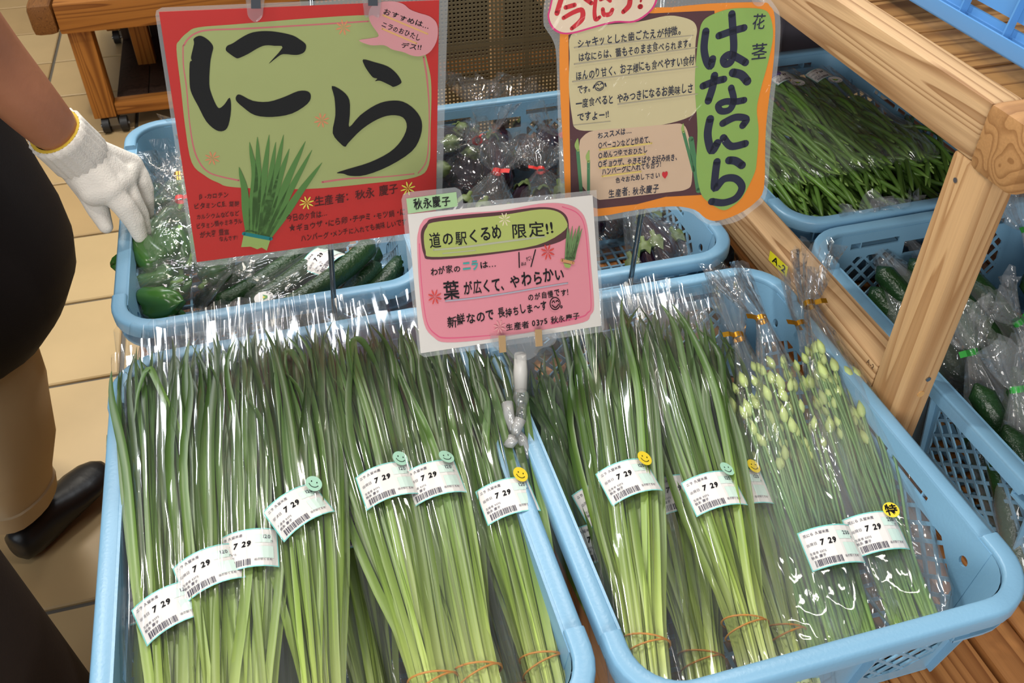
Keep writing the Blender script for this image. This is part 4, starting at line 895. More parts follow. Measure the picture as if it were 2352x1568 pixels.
# --- fruit and pod meshes
def pepper_meshes(seed):
    rnd = random.Random(seed); mb = MB(); rings = []; n = 18; L = .062; ph = rnd.uniform(0, 6)
    prof = [(0, .30), (.02, .62), (.08, .86), (.2, 1.0), (.4, .97), (.6, .88), (.8, .72), (.92, .50), (.985, .22), (1, .02)]
    for t, r in prof:
        ring = []
        for j in range(n):
            a = 2*PI*j/n; k = 1-.34*(1-abs(math.sin(1.5*a+ph)))**1.6+.06*math.sin(2*a+t*5)+.05*math.sin(t*9+a); k2 = r*k*.0225
            ring.append((k2*math.cos(a)+.006*math.sin(t*2.5+ph), L*t+(.004*math.cos(3*a+ph) if t > .9 else 0), k2*math.sin(a)))
        rings.append(ring)
    mb.loft(rings, True, True, True); b = mb.mesh('pepper', True); st = MB().tube([(0, .003, 0), (.001, -.006, .001), (.004, -.016, .003)], [.0055, .003, .0036], 8).mesh('stem', True); return b, st
m_pep = mat('pepper_green', (56, 98, 40), .25, .6, noise_amt=.5, noise_scale=22, var=.35); m_pstem = mat('pepper_stem', (110, 150, 66), .5)
PEP = []
for s_ in (1, 2, 3): b_, st_ = pepper_meshes(s_); b_.materials.append(m_pep); st_.materials.append(m_pstem); PEP.append((b_, st_))
m_cuke = mat('cucumber_green', (31, 60, 30), .30, .5, noise_amt=.6, noise_scale=45, bump=.9, bump_scale=190, var=.25)
def cuke_mesh(seed):
    rnd = random.Random(seed); mb = MB(); rings = []; n = 14; L = rnd.uniform(.18, .20); c_ = rnd.uniform(-.010, .012)
    for i in range(15):
        t = i/14; r = .0155*min(1, (t/.07+.02))**.5*min(1, ((1-t)/.07+.02))**.5*(1-.10*abs(t-.5)); rings.append([(c_*math.sin(PI*t)+r*math.cos(2*PI*j/n)*(1+.02*math.sin(5*2*PI*j/n)), L*t, r*math.sin(2*PI*j/n)*(1+.02*math.cos(4*2*PI*j/n))) for j in range(n)])
    mb.loft(rings, True, True, True); me = mb.mesh('cucumber', True); me.materials.append(m_cuke); return me
CUKE = [cuke_mesh(s_) for s_ in range(3)]
m_egg = mat('eggplant_skin', (34, 20, 36), .12, .7, noise_amt=.2, var=.2); m_cal = mat('eggplant_calyx', (96, 112, 62), .5, noise_amt=.3)
def egg_mesh(seed):
    mb = MB(); n = 18; rings = []
    for t, r in ((0, .35), (.05, .45), (.2, .55), (.4, .75), (.6, .95), (.75, 1), (.88, .85), (.96, .5), (1, .05)): rings.append([(.006*math.sin(t*3+seed)+.026*r*math.cos(2*PI*j/n), .125*t, .026*r*math.sin(2*PI*j/n)) for j in range(n)])
    mb.loft(rings, True, True, True); me = mb.mesh('eggplant', True); me.materials.append(m_egg)
    c = MB(); rr = []
    for t, r in ((-.10, .0035), (-.03, .004), (-.015, .010), (.04, .0125), (.10, .0148), (.16, .0155)):
        rr.append([((r+(.0006 if t > .05 else 0))*math.cos(2*PI*j/15)+.006*math.sin(t*3+seed), .125*(t-(.09 if (t > .12 and j % 3) else 0)), r*math.sin(2*PI*j/15)) for j in range(15)])
    c.loft(rr, True, True); cm = c.mesh('calyx', True); cm.materials.append(m_cal); return me, cm
EGG = [egg_mesh(s_) for s_ in (0, 1)]
def put_in(parent, name, me, loc, rot, sub=None, sc=1):
    o = bpy.data.objects.new(name, me); COL.objects.link(o); o.parent = parent; o.location = loc; o.rotation_euler = rot; o.scale = (sc, sc, sc)
    if sub: s_ = bpy.data.objects.new(sub[0], sub[1]); COL.objects.link(s_); s_.parent = o
    return o
def veg_bag(kind, B, T, label, w, h, tail, tiem, items, seed, group, filmm=None, tailz=.02, tailx=0, tab=True, neckz=None):
    rnd = random.Random(seed); B, T = Vector(B), Vector(T)
    Lm = {'pepper': .155, 'cucumber': .250, 'eggplant': .215}[kind]; dd = T-B
    if dd.length < Lm: B = T-dd.normalized()*Lm
    t, L = frame({'pepper': 'green_pepper_bag', 'cucumber': 'cucumber_bag', 'eggplant': 'eggplant_bag'}[kind], B, T, label, {'pepper': 'peppers', 'cucumber': 'cucumbers', 'eggplant': 'eggplants'}[kind], group)
    for it in items:
        x, y, z, rz, sc = it; i = rnd.randrange(6)
        if kind == 'pepper': me, st = PEP[i % 3]; put_in(t, 'green_pepper', me, (x, y, z), (rnd.uniform(-.3, .3), rnd.uniform(-1, 1), rz), ('stem', st), sc)
        elif kind == 'cucumber': put_in(t, 'cucumber', CUKE[i % 3], (x, y, z), (rnd.uniform(-.03, .05), 0, rz), None, sc)
        else: me, st = EGG[i % 2]; put_in(t, 'eggplant', me, (x, y, z), (rnd.uniform(-.15, .15), 0, rz), ('calyx', st), sc)
    me = pouch_mesh(L, w, h, tail, rnd, foot=.9, flare=.38, tailz=tailz, tailx=tailx, neckz=neckz); me.materials.append(filmm or m_pouch); o = bpy.data.objects.new('clear_bag', me); COL.objects.link(o); o.parent = t
    if tiem: tie(t, L, h*.5 if neckz is None else neckz, tiem, r=.0075, rnd=rnd, tab=tab)
    return t
pp_items = lambda s: [(-.028, .018, .026, .3, 1.05), (.026, .022, .028, -.4, 1.0), (.0, .050, .045, .9, 1.0), (-.030, .085, .030, 2.4, .95), (.032, .080, .034, -1.9, 1.0), (.002, .010, .052, .1, .95)]
gp = 'green pepper bags in the back left crate'
def W3(px, py, z): return at(px, py, z)
pitems = [(-.036, .012, .030, .2, 1.1), (.034, .010, .030, -.3, 1.1), (.0, .030, .034, .1, 1.1), (-.030, .062, .034, 1.5, 1.05), (.034, .060, .036, -1.4, 1.05), (-.018, .020, .062, .8, 1.1), (.024, .035, .062, -.6, 1.1), (.0, .075, .056, 2.6, 1.0)]
def pb_(b, tt, lab, seed, tm, **k): return veg_bag('pepper', b, tt, lab, .125, .086, .035, tm, pitems, seed, gp, **k)
pb_(at(400, 735, -.105), at(560, 665, -.080), 'nearest bag of green peppers, low in the corner by the front rim', 21, None, tailz=.0)
pb_(at(428, 690, -.098), at(430, 500, -.050), 'green peppers in a bag gathered to a white bunched knot left of the red sign', 22, m_rtape, tailz=.035)
pb_(at(430, 560, -.105), at(425, 440, -.065), 'green peppers halfway down the left wall, partly under the gloved hand', 23, m_gold, tailz=.02)
pb_(at(445, 455, -.115), at(462, 370, -.080), 'farthest bag of green peppers at the back corner of its crate', 24, None, tailz=.02)
pb_(at(520, 560, -.120), at(560, 430, -.110), 'green peppers hidden behind the red sign', 25, None)
gc = 'cucumber bags behind the red sign'
ck = [(-.034, .012, .020, .02, 1), (.0, .008, .018, -.03, 1), (.034, .012, .020, .0, 1), (-.017, .015, .044, .05, 1), (.018, .012, .045, -.04, 1)]
c1_ = veg_bag('cucumber', W3(655, 745, -.078), W3(880, 575, -.070), 'cucumbers lying slantwise with the upside-down white price label', .105, .062, .04, None, ck, 31, gc)
veg_bag('cucumber', W3(560, 700, -.130), W3(760, 560, -.120), 'cucumbers in the lower layer with a green tape, under the red sign', .105, .060, .04, m_gtie, ck, 32, gc)
veg_bag('cucumber', W3(800, 745, -.120), W3(960, 600, -.110), 'cucumbers at the right wall of their crate behind the small white card', .100, .060, .04, None, ck, 33, gc)
put_label(c1_, 120, (.002, .135, .063), rz=PI/2+.1)
m_rsw = mat('round_label_white', (232, 230, 226), .4)
def round_label(parent, loc, r=.0125, rz=0, ry=0, rx=0):
    n = 24; b = MB(); b.add([(r*math.cos(2*PI*i/n), r*math.sin(2*PI*i/n), 0) for i in range(n)], [tuple(range(n))]); o = b.build('round_label', m_rsw, parent); o.location = loc; o.rotation_euler = (rx, ry, rz)
    b = MB(); b.add([(-.5*r, .12*r, .0003), (0, -.05*r, .0003), (.5*r, .12*r, .0003), (.2*r, -.38*r, .0003), (-.2*r, -.38*r, .0003)], [(0, 4, 3, 2, 1)]); b.build('emblem_green', mat('emblem_green', (84, 150, 60), .5), o)
    b = MB(); b.add([(-.22*r, .10*r, .0004), (.22*r, .10*r, .0004), (0, -.2*r, .0004)], [(0, 2, 1)]); b.build('emblem_yellow', mat('emblem_yellow', (236, 214, 60), .5), o)
    b = MB(); word = '道の駅くるめ'
    for i, ch in enumerate(word):
        a = PI*1.15+PI*.7*i/5; vs, fs, gw = glyph(ch, .01); s_ = r*.30; c_, d_ = math.cos(a+PI/2), math.sin(a+PI/2)
        b.add([(r*.80*math.cos(a)+(vx-.5)*s_*c_-(vy-.4)*s_*d_, r*.80*math.sin(a)+(vx-.5)*s_*d_+(vy-.4)*s_*c_, .0003) for vx, vy in vs], fs)
    b.build('lettering', m_bar, o); return o
round_label(c1_, (.0, .028, .0625), rz=2.4)
ge = 'eggplant bags in the back middle crate'
eg = [(-.034, .142, .030, 3.05, 1), (.034, .146, .028, 3.25, 1), (.0, .150, .060, 3.14, 1), (-.030, .150, .072, 2.95, .9), (.034, .140, .066, 3.3, .95)]
def egb(b, tt, lab, seed, **k): return veg_bag('eggplant', b, tt, lab, .135, .095, .05, m_rtape, eg, seed, ge, **k)
egb(W3(1010, 430, -.105), W3(1125, 388, -.020), 'eggplants nearest the red sign, bag tied with red tape', 41, tailz=.03)
egb(W3(1330, 470, -.105), W3(1262, 335, -.030), 'eggplants at the back beside the orange sign, bag tied with red tape', 42, tailz=.03)
egb(W3(1090, 400, -.110), W3(1100, 285, -.065), 'eggplants at the far wall between the red and orange signs', 43, tailz=.01)
egb(W3(1120, 560, -.110), W3(1150, 430, -.060), 'eggplants just above the small white card, film crumpled', 44, tailz=.02)
e5 = egb(W3(1470, 610, -.115), W3(1400, 500, -.06), 'eggplants below the orange sign with a round white produce sticker', 45)
round_label(e5, (.006, .060, .0955), r=.0155, rz=.5)
egb(W3(1530, 600, -.140), W3(1450, 500, -.12), 'eggplants against the grid floor right of the steel pole', 46)
egb(W3(1210, 420, -.142), W3(1190, 300, -.125), 'eggplants at the bottom of the crate, farthest from the front rim', 47)
egb(W3(1250, 560, -.142), W3(1240, 440, -.12), 'eggplants at the bottom of the crate behind the small white card', 48)
gk = 'cucumber bags in the right crate'
for i, (b, tt, lab) in enumerate([((2330, 1090, -.085), (2294, 899, -.020), 'cucumbers with the nearest green tape, bag mouth puffed behind'), ((2255, 1000, -.090), (2194, 821, -.030), 'cucumbers by the left rim with a folded green tape tab'),
      ((2380, 900, -.085), (2284, 757, -.022), 'cucumbers whose cloudy bag tail lies towards the post'), ((2400, 700, -.080), (2316, 545, -.018), 'farthest green-taped cucumbers beyond the post'),
      ((2160, 850, -.125), (1992, 600, -.070), 'cucumbers in the crate corner left of the post, tail upright'), ((2230, 780, -.125), (2070, 590, -.075), 'cucumbers partly behind the post with a crumpled bag end')]):
    veg_bag('cucumber', at(*b), at(*tt), lab, .100, .062, .055, m_gtie if i < 4 else None, ck, 50+i, gk, filmm=m_pouch_dim, tailz=.035 if i > 3 else .015, tailx=-.02 if i == 2 else 0)
# --- green beans
m_bean = ramp_uv('bean_green', [(0, (120, 150, 70)), (.1, (92, 128, 54)), (.9, (80, 116, 50)), (1, (140, 158, 96))], rough=.4, var=.5, bumpy=60)
BEAN = []
for s_ in range(8):
    rnd = random.Random(200+s_); L = rnd.uniform(.15, .20); c1 = rnd.uniform(-.014, .014); c2 = rnd.uniform(-.010, .010); mb = MB(); rings = []
    for i in range(9):
        t = i/8; r = .0038*min(1, t/.06+.25)*min(1, (1-t)/.12+.12)*(1+.08*math.sin(t*24)); x = c1*math.sin(PI*t)+c2*math.sin(2*PI*t); z = .004*math.sin(PI*t*1.3+s_)
        rings.append([(x+r*math.cos(2*PI*j/6), L*(t-.5), z+r*math.sin(2*PI*j/6)) for j in range(6)])
    mb.loft(rings, True, True, True); mb.uv = [((k//6)/8, 0) for k in range(len(mb.v))]; me = mb.mesh('green_bean', True); me.materials.append(m_bean); BEAN.append(me)
rnd = random.Random(9)
for lay, z0, nb in ((0, -.075, 40), (1, -.056, 70), (2, -.040, 84), (3, -.027, 84)):
    for i in range(nb):
        o = bpy.data.objects.new('green_bean', BEAN[rnd.randrange(8)]); COL.objects.link(o)
        y = rnd.uniform(.715, .86); o.location = (rnd.uniform(.512, .835), y, z0+rnd.uniform(0, .012)); k_ = rnd.random()
        o.rotation_euler = (rnd.uniform(-.05, .05), rnd.uniform(0, 3), (rnd.gauss(-.12, .22) if k_ < .8 else rnd.uniform(.3, 1.2) if o.location.x > .7 else rnd.gauss(-.1, .4)))
        tag(o, 'slender green bean lying loose in the heap at the front of its crate', 'bean', 'loose green beans in the front of their crate')
for i, (x, z0, lab) in enumerate(((.548, -.018, 'bagged long beans at the left wall, partly behind the orange sign'), (.618, -.014, 'bagged long beans with a squarish label and round sticker, second from left'), (.690, -.010, 'bagged long beans with a purple tape showing at the top'), (.765, -.014, 'rightmost bagged long beans beside the timber rail'))):
    t = thing('bean_bag', (x, .78, z0), lab, 'beans', 'bagged beans at the back of their crate')
    for k in range(44):
        me = BEAN[rnd.randrange(8)]; fy_ = rnd.choice((.04, .10, .16, .20)); o = put_in(t, 'green_bean', me, (rnd.uniform(-.032, .032), fy_+rnd.uniform(-.01, .02), rnd.uniform(-.006, .010)), (rnd.uniform(-.03, .03), rnd.uniform(0, 3), rnd.gauss(.02, .07)))
    me = sleeve(.285, .088, .088, .040, .034, rnd, over=.02); me.materials.append(m_pouch); o = put_in(t, 'clear_sleeve', me, (0, -.02, .002), (0, 0, 0))
    put_label(t, 120, (.0, .255, .022), rz=-.2+.12*i, sc=.85); round_label(t, (.006, .222, .0225), rz=-.4)
    if i == 2: put_in(t, 'purple_tape', MB().box((-.03, .262, .0), (-.005, .272, .024)).mesh('purple_tape'), (0, 0, 0), (0, 0, 0)).data.materials.append(mat('purple_tape', (86, 70, 130), .5))
# ================================================================ behind: mesh divider, far display table, grey trays
m_olive = mat('divider_brown', (112, 100, 72), .5, noise_amt=.2)
dv = thing('mesh_divider', (.27, 1.335, -.72), 'brown perforated divider screen standing behind the middle crates', 'screen')
mb = MB(); x0, x1, z0, z1 = -.10, .70, -.60, .62; nx, nz = 104, 158
for i in range(nx+1):
    x = x0+(x1-x0)*i/nx; w = .0017 if i % 26 else .004; mb.box((x-w, 1.333, z0), (x+w, 1.336, z1))
for j in range(nz+1):
    z = z0+(z1-z0)*j/nz; w = .0017 if j % 26 else .004; mb.box((x0, 1.3325, z-w), (x1, 1.3355, z+w))
mb.build('perforated_panel', m_olive, dv, local=False)
beam('frame_post', (-.118, 1.325, -.72), (-.098, 1.345, .64), m_olive, dv); beam('frame_post', (.698, 1.325, -.72), (.718, 1.345, .64), m_olive, dv)
beam('frame_rail', (-.098, 1.325, .622), (.698, 1.345, .64), m_olive, dv); beam('frame_rail', (-.098, 1.325, -.63), (.698, 1.345, -.602), m_olive, dv)
m_fw = wood('far_timber', (168, 108, 48), (122, 70, 26), 'x', .7, rough=.4); m_fwz = wood('far_timber_upright', (172, 112, 50), (126, 74, 28), 'z', .7, rough=.4); m_fe = wood('far_end_grain', (130, 84, 40), (96, 58, 26), 'y', 2.5)
m_dkp = wood('far_dark_boards', (60, 44, 36), (40, 28, 22), 'z', .8)
ft = thing('timber_trolley', (.2, 2.95, -.72), 'dark stained timber display trolley on castors across the aisle', 'trolley')
yb = 2.655
beam('front_rail', (-.770, yb-.02, -.378), (1.3, yb+.05, -.288), m_fw, ft, .006)
beam('end_rail', (-.845, yb-.025, -.378), (-.772, yb+.9, -.285), m_fe, ft, .02)
beam('leg', (-.757, yb, -.667), (-.688, yb+.07, -.379), m_fwz, ft, .005); beam('leg', (1.2, yb, -.667), (1.27, yb+.07, -.379), m_fwz, ft, .005)
beam('leg', (-.757, yb+.75, -.667), (-.688, yb+.82, -.379), m_fwz, ft, .005); beam('inner_post', (-.62, yb+.30, -.667), (-.56, yb+.36, -.379), m_fwz, ft, .004)
beam('lower_rail', (-.687, yb+.008, -.665), (1.199, yb+.06, -.625), m_fw, ft, .004)
x = -.80
while x < 1.25: beam('top_board', (x, yb+.052, -.300), (x+.118, yb+.85, -.280), m_fw, ft, .002); x += .121
x = -.68
while x < 1.2: beam('back_board', (x, yb+.55, -.64), (x+.098, yb+.57, -.381), m_dkp, ft, .002); x += .1
x = -.68
while x < 1.2: beam('shelf_board', (x, yb+.062, -.640), (x+.098, yb+.548, -.626), m_dkp, ft, .002); x += .1
m_blk = mat('castor_rubber', (34, 32, 32), .5); m_st2 = mat('castor_steel', (120, 116, 110), .35, metal=.9)
for cx_, cy_ in ((-.70, yb+.03), (1.23, yb+.03), (-.70, yb+.78)):
    for dx in (-.028, .028): MB().tube([(cx_+dx-.011, cy_-.02, -.695), (cx_+dx+.011, cy_-.02, -.695)], .0245, 18).build('castor_wheel', m_blk, ft, True, 40, local=False)
    mb = MB(); mb.tube([(cx_-.045, cy_-.02, -.695), (cx_+.045, cy_-.02, -.695)], .006, 8); mb.box((cx_-.013, cy_-.035, -.69), (cx_+.013, cy_+.03, -.667)); mb.build('castor_fork', m_st2, ft, local=False)
# pale mint crate edge standing on the far trolley
MB().box((-.40, yb+.10, -.280), (.5, yb+.5, -.16)).build('x', m_dkp, ft, local=False).name = 'stacked_box'
m_tray = mat('tray_grey', (112, 110, 122), .45, noise_amt=.15)
for i, (x, y, z, lab) in enumerate(((.98, 1.30, -.12, 'grey transport tray standing behind the bean crate, seen under the shelf'), )):
    t = thing('transport_tray', (x, y, z), lab, 'tray')
    mb = MB(); mb.box((-.24, 0, 0), (.24, .30, .004)); mb.box((-.24, 0, .004), (.24, .004, .17)); mb.box((-.24, .296, .004), (.24, .30, .17)); mb.box((-.24, .004, .004), (-.236, .296, .17)); mb.box((.236, .004, .004), (.24, .296, .17)); mb.build('tub', m_tray, t)
    MB().box((-.252, -.014, .155), (.252, .001, .182)).build('rim', m_tray, t); MB().box((-.252, -.014, .02), (.252, -.001, .032)).build('foot_rib', m_tray, t)
    for xr in (-.16, -.02, .12): MB().box((xr, -.010, .032), (xr+.012, -.001, .155)).build('rib', m_tray, t)
    MB().box((.015, -.0125, .055), (.115, -.0110, .085)).build('blue_print', mat('print_blue', (52, 106, 200), .4), t)
    MB().box((.03, -.0125, .092), (.11, -.0110, .106)).build('grey_print', mat('print_grey', (78, 76, 84), .5), t)
# ================================================================ people
m_skin = mat('skin', (176, 118, 88), .5, .4, noise_amt=.22, noise_scale=16, bump=.25, bump_scale=120)
m_glove = mat('cotton_glove', (232, 226, 216), .9, .1, noise_amt=.05, bump=.5, bump_scale=420)
m_apron = mat('apron_black', (34, 30, 31), .75, .2, noise_amt=.2, noise_scale=8, bump=.2, bump_scale=400)
m_trou = mat('trousers_beige', (196, 170, 134), .85, .1, noise_amt=.14, noise_scale=9, bump=.3, bump_scale=30)
m_shoe = mat('shoe_black', (30, 27, 26), .35, .5, bump=.3, bump_scale=40); m_shirt = mat('shirt_dark', (44, 42, 48), .85, .1)
m_dark2 = mat('apron_dark_brown', (52, 44, 42), .8, .15, noise_amt=.2, bump=.2, bump_scale=300); m_hair = mat('hair_black', (30, 26, 24), .5)
def rings_loft(mb, path, n=20, cap=True):
    """path: (centre, (rx, ry), direction or None)"""
    rings = []
    for i, (c, r, *o) in enumerate(path):
        c = Vector(c); a = Vector(path[max(0, i-1)][0]); b = Vector(path[min(len(path)-1, i+1)][0]); d = (b-a).normalized()
        s = d.cross(Vector((0, 0, 1)) if abs(d.z) < .9 else Vector((0, 1, 0))).normalized(); q = s.cross(d)
        if abs(d.z) >= .9: s, q = Vector((1, 0, 0)), Vector((0, 1, 0))
        rings.append([c+s*r[0]*math.cos(2*PI*j/n)+q*r[1]*math.sin(2*PI*j/n) for j in range(n)])
    mb.loft(rings, True, cap, cap); return mb
def skin_mesh(name, verts, edges, radii, m, parent, levels=2, root=0):
    me = bpy.data.meshes.new(name); me.from_pydata([tuple(v) for v in verts], edges, []); o = bpy.data.objects.new(name, me); COL.objects.link(o)
    sk = o.modifiers.new('s', 'SKIN'); sk.use_smooth_shade = True
    for i, r in enumerate(radii):
        d = me.skin_vertices[0].data[i]; d.radius = r if isinstance(r, tuple) else (r, r); d.use_root = (i == root)
    sub = o.modifiers.new('u', 'SUBSURF'); sub.levels = levels; sub.render_levels = levels
    dg = bpy.context.evaluated_depsgraph_get(); dg.update(); new = bpy.data.meshes.new_from_object(o.evaluated_get(dg)); bpy.data.objects.remove(o)
    new.name = name; new.shade_smooth(); new.materials.clear(); new.materials.append(m); r_ = bpy.data.objects.new(name, new); COL.objects.link(r_)
    if parent: r_.parent = parent; r_.location = -PLACE[parent.name]
    return r_
P1 = thing('person', (-.74, 1.03, -.72), 'person in a black apron and beige trousers reaching with a white cotton glove', 'person')
Wp = at(150, 325, .135); El = at(-130, -20, .36); Sh = Vector((-.74, 1.08, .58))
m0 = at(50, 222, .215); m1 = at(-28, 135, .265)
hd = Vector((-.66, 1.02, .80))
vs = [Sh, El, m1, m0, Wp, Vector((-.80, 1.05, .52)), Vector((-.78, 1.04, .30)), Vector((-.76, 1.03, .06)), Vector((-.71, 1.04, .655)), hd, hd+Vector((.02, -.01, .06)), Vector((-.80, .86, .56)), Vector((-.84, .80, .30)), Vector((-.80, .80, .06))]
vs += [Vector((-.745, 1.00, -.02)), Vector((-.73, .985, -.36)), Vector((-.79, .972, -.66)), Vector((-.80, 1.13, -.02)), Vector((-.90, 1.17, -.36)), Vector((-.96, 1.18, -.66))]
ed = [(5, 0), (0, 1), (1, 2), (2, 3), (3, 4), (5, 6), (6, 7), (5, 8), (8, 9), (9, 10), (5, 11), (11, 12), (12, 13), (7, 14), (14, 15), (15, 16), (7, 17), (17, 18), (18, 19)]
rad = [.056, .040, .045, .041, .031, .10, .10, .10, .045, .070, .066, .054, .040, .03, .07, .055, .04, .07, .055, .04]
skin_mesh('body', vs, ed, rad, m_skin, P1, 2, 7)
mb = MB(); rings_loft(mb, [((-.79, 1.05, .60), (.07, .13)), ((-.79, 1.05, .56), (.11, .19)), ((-.78, 1.04, .40), (.125, .19)), ((-.765, 1.03, .2), (.12, .175)), ((-.755, 1.03, .02), (.12, .17))], 24); mb.build('shirt', m_shirt, P1, True, local=False)
mb = MB(); S_ = []; 
for z, cx_, rx, ry in ((.46, -.745, .15, .17), (.30, -.730, .150, .175), (.14, -.722, .148, .18), (.0, -.712, .158, .19), (-.06, -.708, .164, .195), (-.12, -.708, .166, .195), (-.17, -.712, .160, .19), (-.21, -.720, .146, .18), (-.245, -.730, .124, .165), (-.27, -.74, .096, .145)):
    ring = []
    for j in range(40):
        a = 2*PI*j/40; k = 1+.030*math.sin(6*a+z*3)*min(1, max(0, .3-z)); ring.append((cx_+rx*k*math.cos(a), 1.03+ry*k*math.sin(a), z))
    S_.append(ring)
mb.loft(S_); mb.build('apron', m_apron, P1, True, local=False)
def trouser(c):
    mb = MB(); S_ = []
    for z, r, dx in ((-.05, .095, .0), (-.20, .088, .005), (-.34, .080, .0), (-.46, .074, -.022), (-.54, .071, -.050), (-.575, .073, -.062), (-.577, .077, -.062), (-.612, .078, -.070), (-.615, .069, -.070)):
        S_.append([(c[0]+dx+r*(1+.05*math.sin(3*a+z*9)+.02*math.sin(7*a+z*22))*math.cos(a), c[1]+r*1.05*(1+.04*math.sin(4*a+z*11))*math.sin(a), z) for a in [2*PI*j/28 for j in range(28)]])
    mb.loft(S_, True, False, False); return mb.build('trouser_leg', m_trou, P1, True, 60, local=False)
trouser((-.722, .985)); trouser((-.90, 1.17))
def shoe(heel, toe, parent, m, w=.047):
    h, t = Vector(heel), Vector(toe); d = (t-h); L = d.length; d.normalize(); s = Vector((-d.y, d.x, 0)); mb = MB(); rings = []
    for u, ww, hh, zc in ((0, .30, .50, .0), (.03, .62, .85, 0), (.12, .78, 1.0, 0), (.28, .80, 1.08, 0), (.42, .86, .95, 0), (.58, .98, .74, 0), (.74, 1.04, .60, 0), (.88, .90, .50, 0), (.96, .62, .42, 0), (1, .25, .28, 0)):
        c = h+d*L*u; r = []
        for j in range(20):
            a = 2*PI*j/20; z = math.sin(a); r.append(c+s*w*ww*math.cos(a)*(1 if z > -.3 else .96)+Vector((0, 0, -.72+max(.0, .035+ .036*hh*z*(1.15 if z > 0 else .95)))))
        rings.append(r)
    mb.loft(rings, True, True, True); o = mb.build('shoe', m, parent, True, local=False)
    return o
shoe((-.800, .925, 0), (-.655, 1.105, 0), P1, m_shoe); shoe((-1.03, 1.12, 0), (-.87, 1.28, 0), P1, m_shoe)
mb = MB(); rings_loft(mb, [(hd+Vector((-.02, 0, .02)), (.06, .066)), (hd+Vector((-.015, 0, .06)), (.088, .080)), (hd+Vector((-.01, 0, .10)), (.080, .074)), (hd+Vector((-.01, 0, .135)), (.03, .03))], 18); mb.build('hair', m_hair, P1, True, local=False)
# the gloved hand: wrist, back of the hand, four bent fingers hooked over the rim and a thumb
A = at
def capsule(mb, P, R_, n=16):
    a, b = Vector(P[0]), Vector(P[1]); d = (b-a); L = d.length; d.normalize(); s = d.cross(Vector((0, 0, 1)) if abs(d.z) < .9 else Vector((1, 0, 0))).normalized(); q = s.cross(d); rings = []
    for k in range(1, 6): t = PI/2*k/5; rings.append((a-d*R_[0]*math.cos(t), R_[0]*math.sin(t)))
    for k in range(0, 5): t = PI/2*k/5; rings.append((b+d*R_[1]*math.sin(t), R_[1]*math.cos(t)))
    mb.loft([[c+s*r*math.cos(2*PI*j/n)+q*r*math.sin(2*PI*j/n) for j in range(n)] for c, r in rings], True, True, True)
def blend(name, caps, m, parent, vox=.0024, sm=5):
    mb = MB()
    for P, R_ in caps: capsule(mb, P, R_)
    o = mb.build(name, m); r = o.modifiers.new('r', 'REMESH'); r.mode = 'VOXEL'; r.voxel_size = vox
    k = o.modifiers.new('k', 'SMOOTH'); k.factor = .6; k.iterations = sm
    dg = bpy.context.evaluated_depsgraph_get(); dg.update(); new = bpy.data.meshes.new_from_object(o.evaluated_get(dg)); bpy.data.objects.remove(o)
    new.shade_smooth(); new.materials.clear(); new.materials.append(m); r_ = bpy.data.objects.new(name, new); COL.objects.link(r_); r_.parent = parent; r_.location = -PLACE[parent.name]; return r_
Kn = [A(216, 440, .068), A(250, 436, .068), A(280, 414, .064), A(298, 382, .060)]
F = [[Kn[1], A(284, 474, .044), A(308, 508, .020), A(322, 543, -.004)], [Kn[2], A(300, 458, .040), A(320, 494, .014), A(332, 532, -.010)], [Kn[3], A(318, 424, .040), A(332, 458, .018), A(338, 490, -.004)]]
F.insert(0, [Kn[0], A(252, 470, .046), A(272, 498, .026), A(290, 522, .006)]) if False else None
caps = [((Wp, A(196, 372, .096)), (.032, .037))]
for kk in Kn: caps.append(((A(185, 362, .104), kk), (.034, .0195)))
caps += [((Kn[0], Kn[1]), (.0195, .0195)), ((Kn[1], Kn[2]), (.0195, .019)), ((Kn[2], Kn[3]), (.019, .018))]
for f_ in F:
    for (a, b), rr_ in zip(zip(f_, f_[1:]), ((.0165, .0150), (.0150, .0135), (.0135, .0100))): caps.append(((a, b), rr_))
little = [A(300, 374, .060), A(322, 404, .046), A(334, 434, .030), A(338, 458, .014)]
for (a, b), rr_ in zip(zip(little, little[1:]), ((.0150, .0130), (.0130, .0120), (.0120, .0095))): caps.append(((a, b), rr_))
thumb = [A(190, 402, .084), A(210, 446, .056), A(226, 482, .036), A(243, 520, .016)]
for (a, b), rr_ in zip(zip(thumb, thumb[1:]), ((.024, .0175), (.0175, .0150), (.0150, .0100))): caps.append(((a, b), rr_))
blend('cotton_glove', caps, m_glove, P1)
gv = [Wp, A(178, 352, .112)]
# ribbed cuff with a yellow hem
ax = (gv[1]-Wp).normalized(); mb = MB(); rings = []; s_ = ax.cross(Vector((0, 0, 1))).normalized(); q_ = s_.cross(ax)
for t, r in ((-.022, .0340), (-.021, .0375), (-.010, .0372), (.004, .0372), (.018, .0376), (.030, .0380), (.040, .0350)):
    rings.append([Wp+ax*t+(s_*math.cos(2*PI*j/80)+q_*math.sin(2*PI*j/80))*(r+.0011*math.cos(20*2*PI*j/80)) for j in range(80)])
mb.loft(rings); mb.build('ribbed_cuff', m_glove, P1, True, local=False)
mb = MB(); mb.loft([[Wp+ax*t+(s_*math.cos(2*PI*j/40)+q_*math.sin(2*PI*j/40))*r for j in range(40)] for t, r in ((-.0225, .0300), (-.0228, .0342), (-.0215, .0345), (-.0215, .0300))]); mb.build('yellow_hem', mat('hem_yellow', (222, 186, 60), .8), P1, True, local=False)
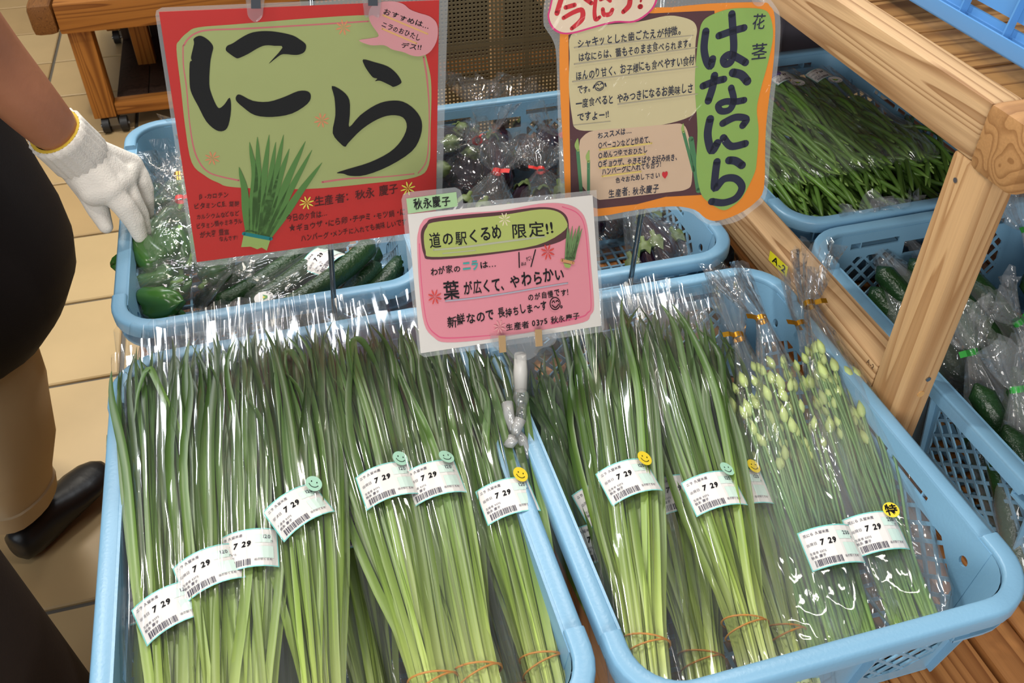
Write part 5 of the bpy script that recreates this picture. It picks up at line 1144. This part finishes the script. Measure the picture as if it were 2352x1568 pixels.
# second person: only the side of a long dark apron comes into the picture
P2 = thing('person', (-.76, .38, -.72), 'person in a long dark brown apron at the near left, mostly outside the picture', 'person')
h2 = Vector((-.80, .38, .86))
vs = [Vector((-.76, .38, .12)), Vector((-.77, .38, .40)), Vector((-.77, .38, .64)), Vector((-.79, .38, .74)), h2, h2+Vector((-.01, 0, .06)), Vector((-.77, .20, .64)), Vector((-.90, .17, .38)), Vector((-1.06, .22, .22)), Vector((-1.12, .25, .20)), Vector((-.77, .56, .64)), Vector((-.90, .60, .38)), Vector((-1.06, .55, .22)), Vector((-1.12, .52, .20)),
      Vector((-.76, .30, .0)), Vector((-.76, .30, -.36)), Vector((-.76, .30, -.66)), Vector((-.76, .47, .0)), Vector((-.76, .47, -.36)), Vector((-.76, .47, -.66))]
ed = [(0, 1), (1, 2), (2, 3), (3, 4), (4, 5), (2, 6), (6, 7), (7, 8), (8, 9), (2, 10), (10, 11), (11, 12), (12, 13), (0, 14), (14, 15), (15, 16), (0, 17), (17, 18), (18, 19)]
skin_mesh('body', vs, ed, [.10, .10, .09, .045, .07, .066, .05, .042, .03, .02, .05, .042, .03, .02, .075, .055, .04, .075, .055, .04], m_skin, P2, 2, 0)
mb = MB(); rings_loft(mb, [((-.77, .38, .69), (.07, .12)), ((-.77, .38, .64), (.115, .19)), ((-.77, .38, .40), (.125, .18)), ((-.765, .38, .15), (.13, .175))], 24); mb.build('shirt', m_shirt, P2, True, local=False)
mb = MB(); S_ = []
for z, rx, ry in ((.50, .145, .17), (.30, .15, .18), (.10, .165, .19), (-.10, .175, .20), (-.30, .185, .205), (-.50, .195, .21), (-.58, .197, .212)):
    S_.append([(-.755+rx*(1+.035*math.sin(7*a+z*2))*math.cos(a), .38+ry*(1+.035*math.sin(7*a+z*2))*math.sin(a), z) for a in [2*PI*j/42 for j in range(42)]])
mb.loft(S_); mb.build('apron', m_dark2, P2, True, local=False)
shoe((-.66, .30, 0), (-.90, .29, 0), P2, m_shoe); shoe((-.66, .47, 0), (-.90, .48, 0), P2, m_shoe)
mb = MB(); rings_loft(mb, [(h2+Vector((.02, 0, .0)), (.06, .070)), (h2+Vector((.012, 0, .06)), (.088, .082)), (h2+Vector((.01, 0, .10)), (.080, .074)), (h2+Vector((.01, 0, .135)), (.03, .03))], 18); mb.build('hair', m_hair, P2, True, local=False)
wb = MB().box((-3.2, 5.4, -.72), (2.6, 5.45, 1.9)).build('wall_back', mat('wall_paint', (206, 200, 186), .8), None); wb['kind'] = 'structure'
# ================================================================ put the rims at their height above the floor
for o in list(COL.objects):
    if o.parent is None and o.type not in {'CAMERA', 'LIGHT'}: o.location.z += G
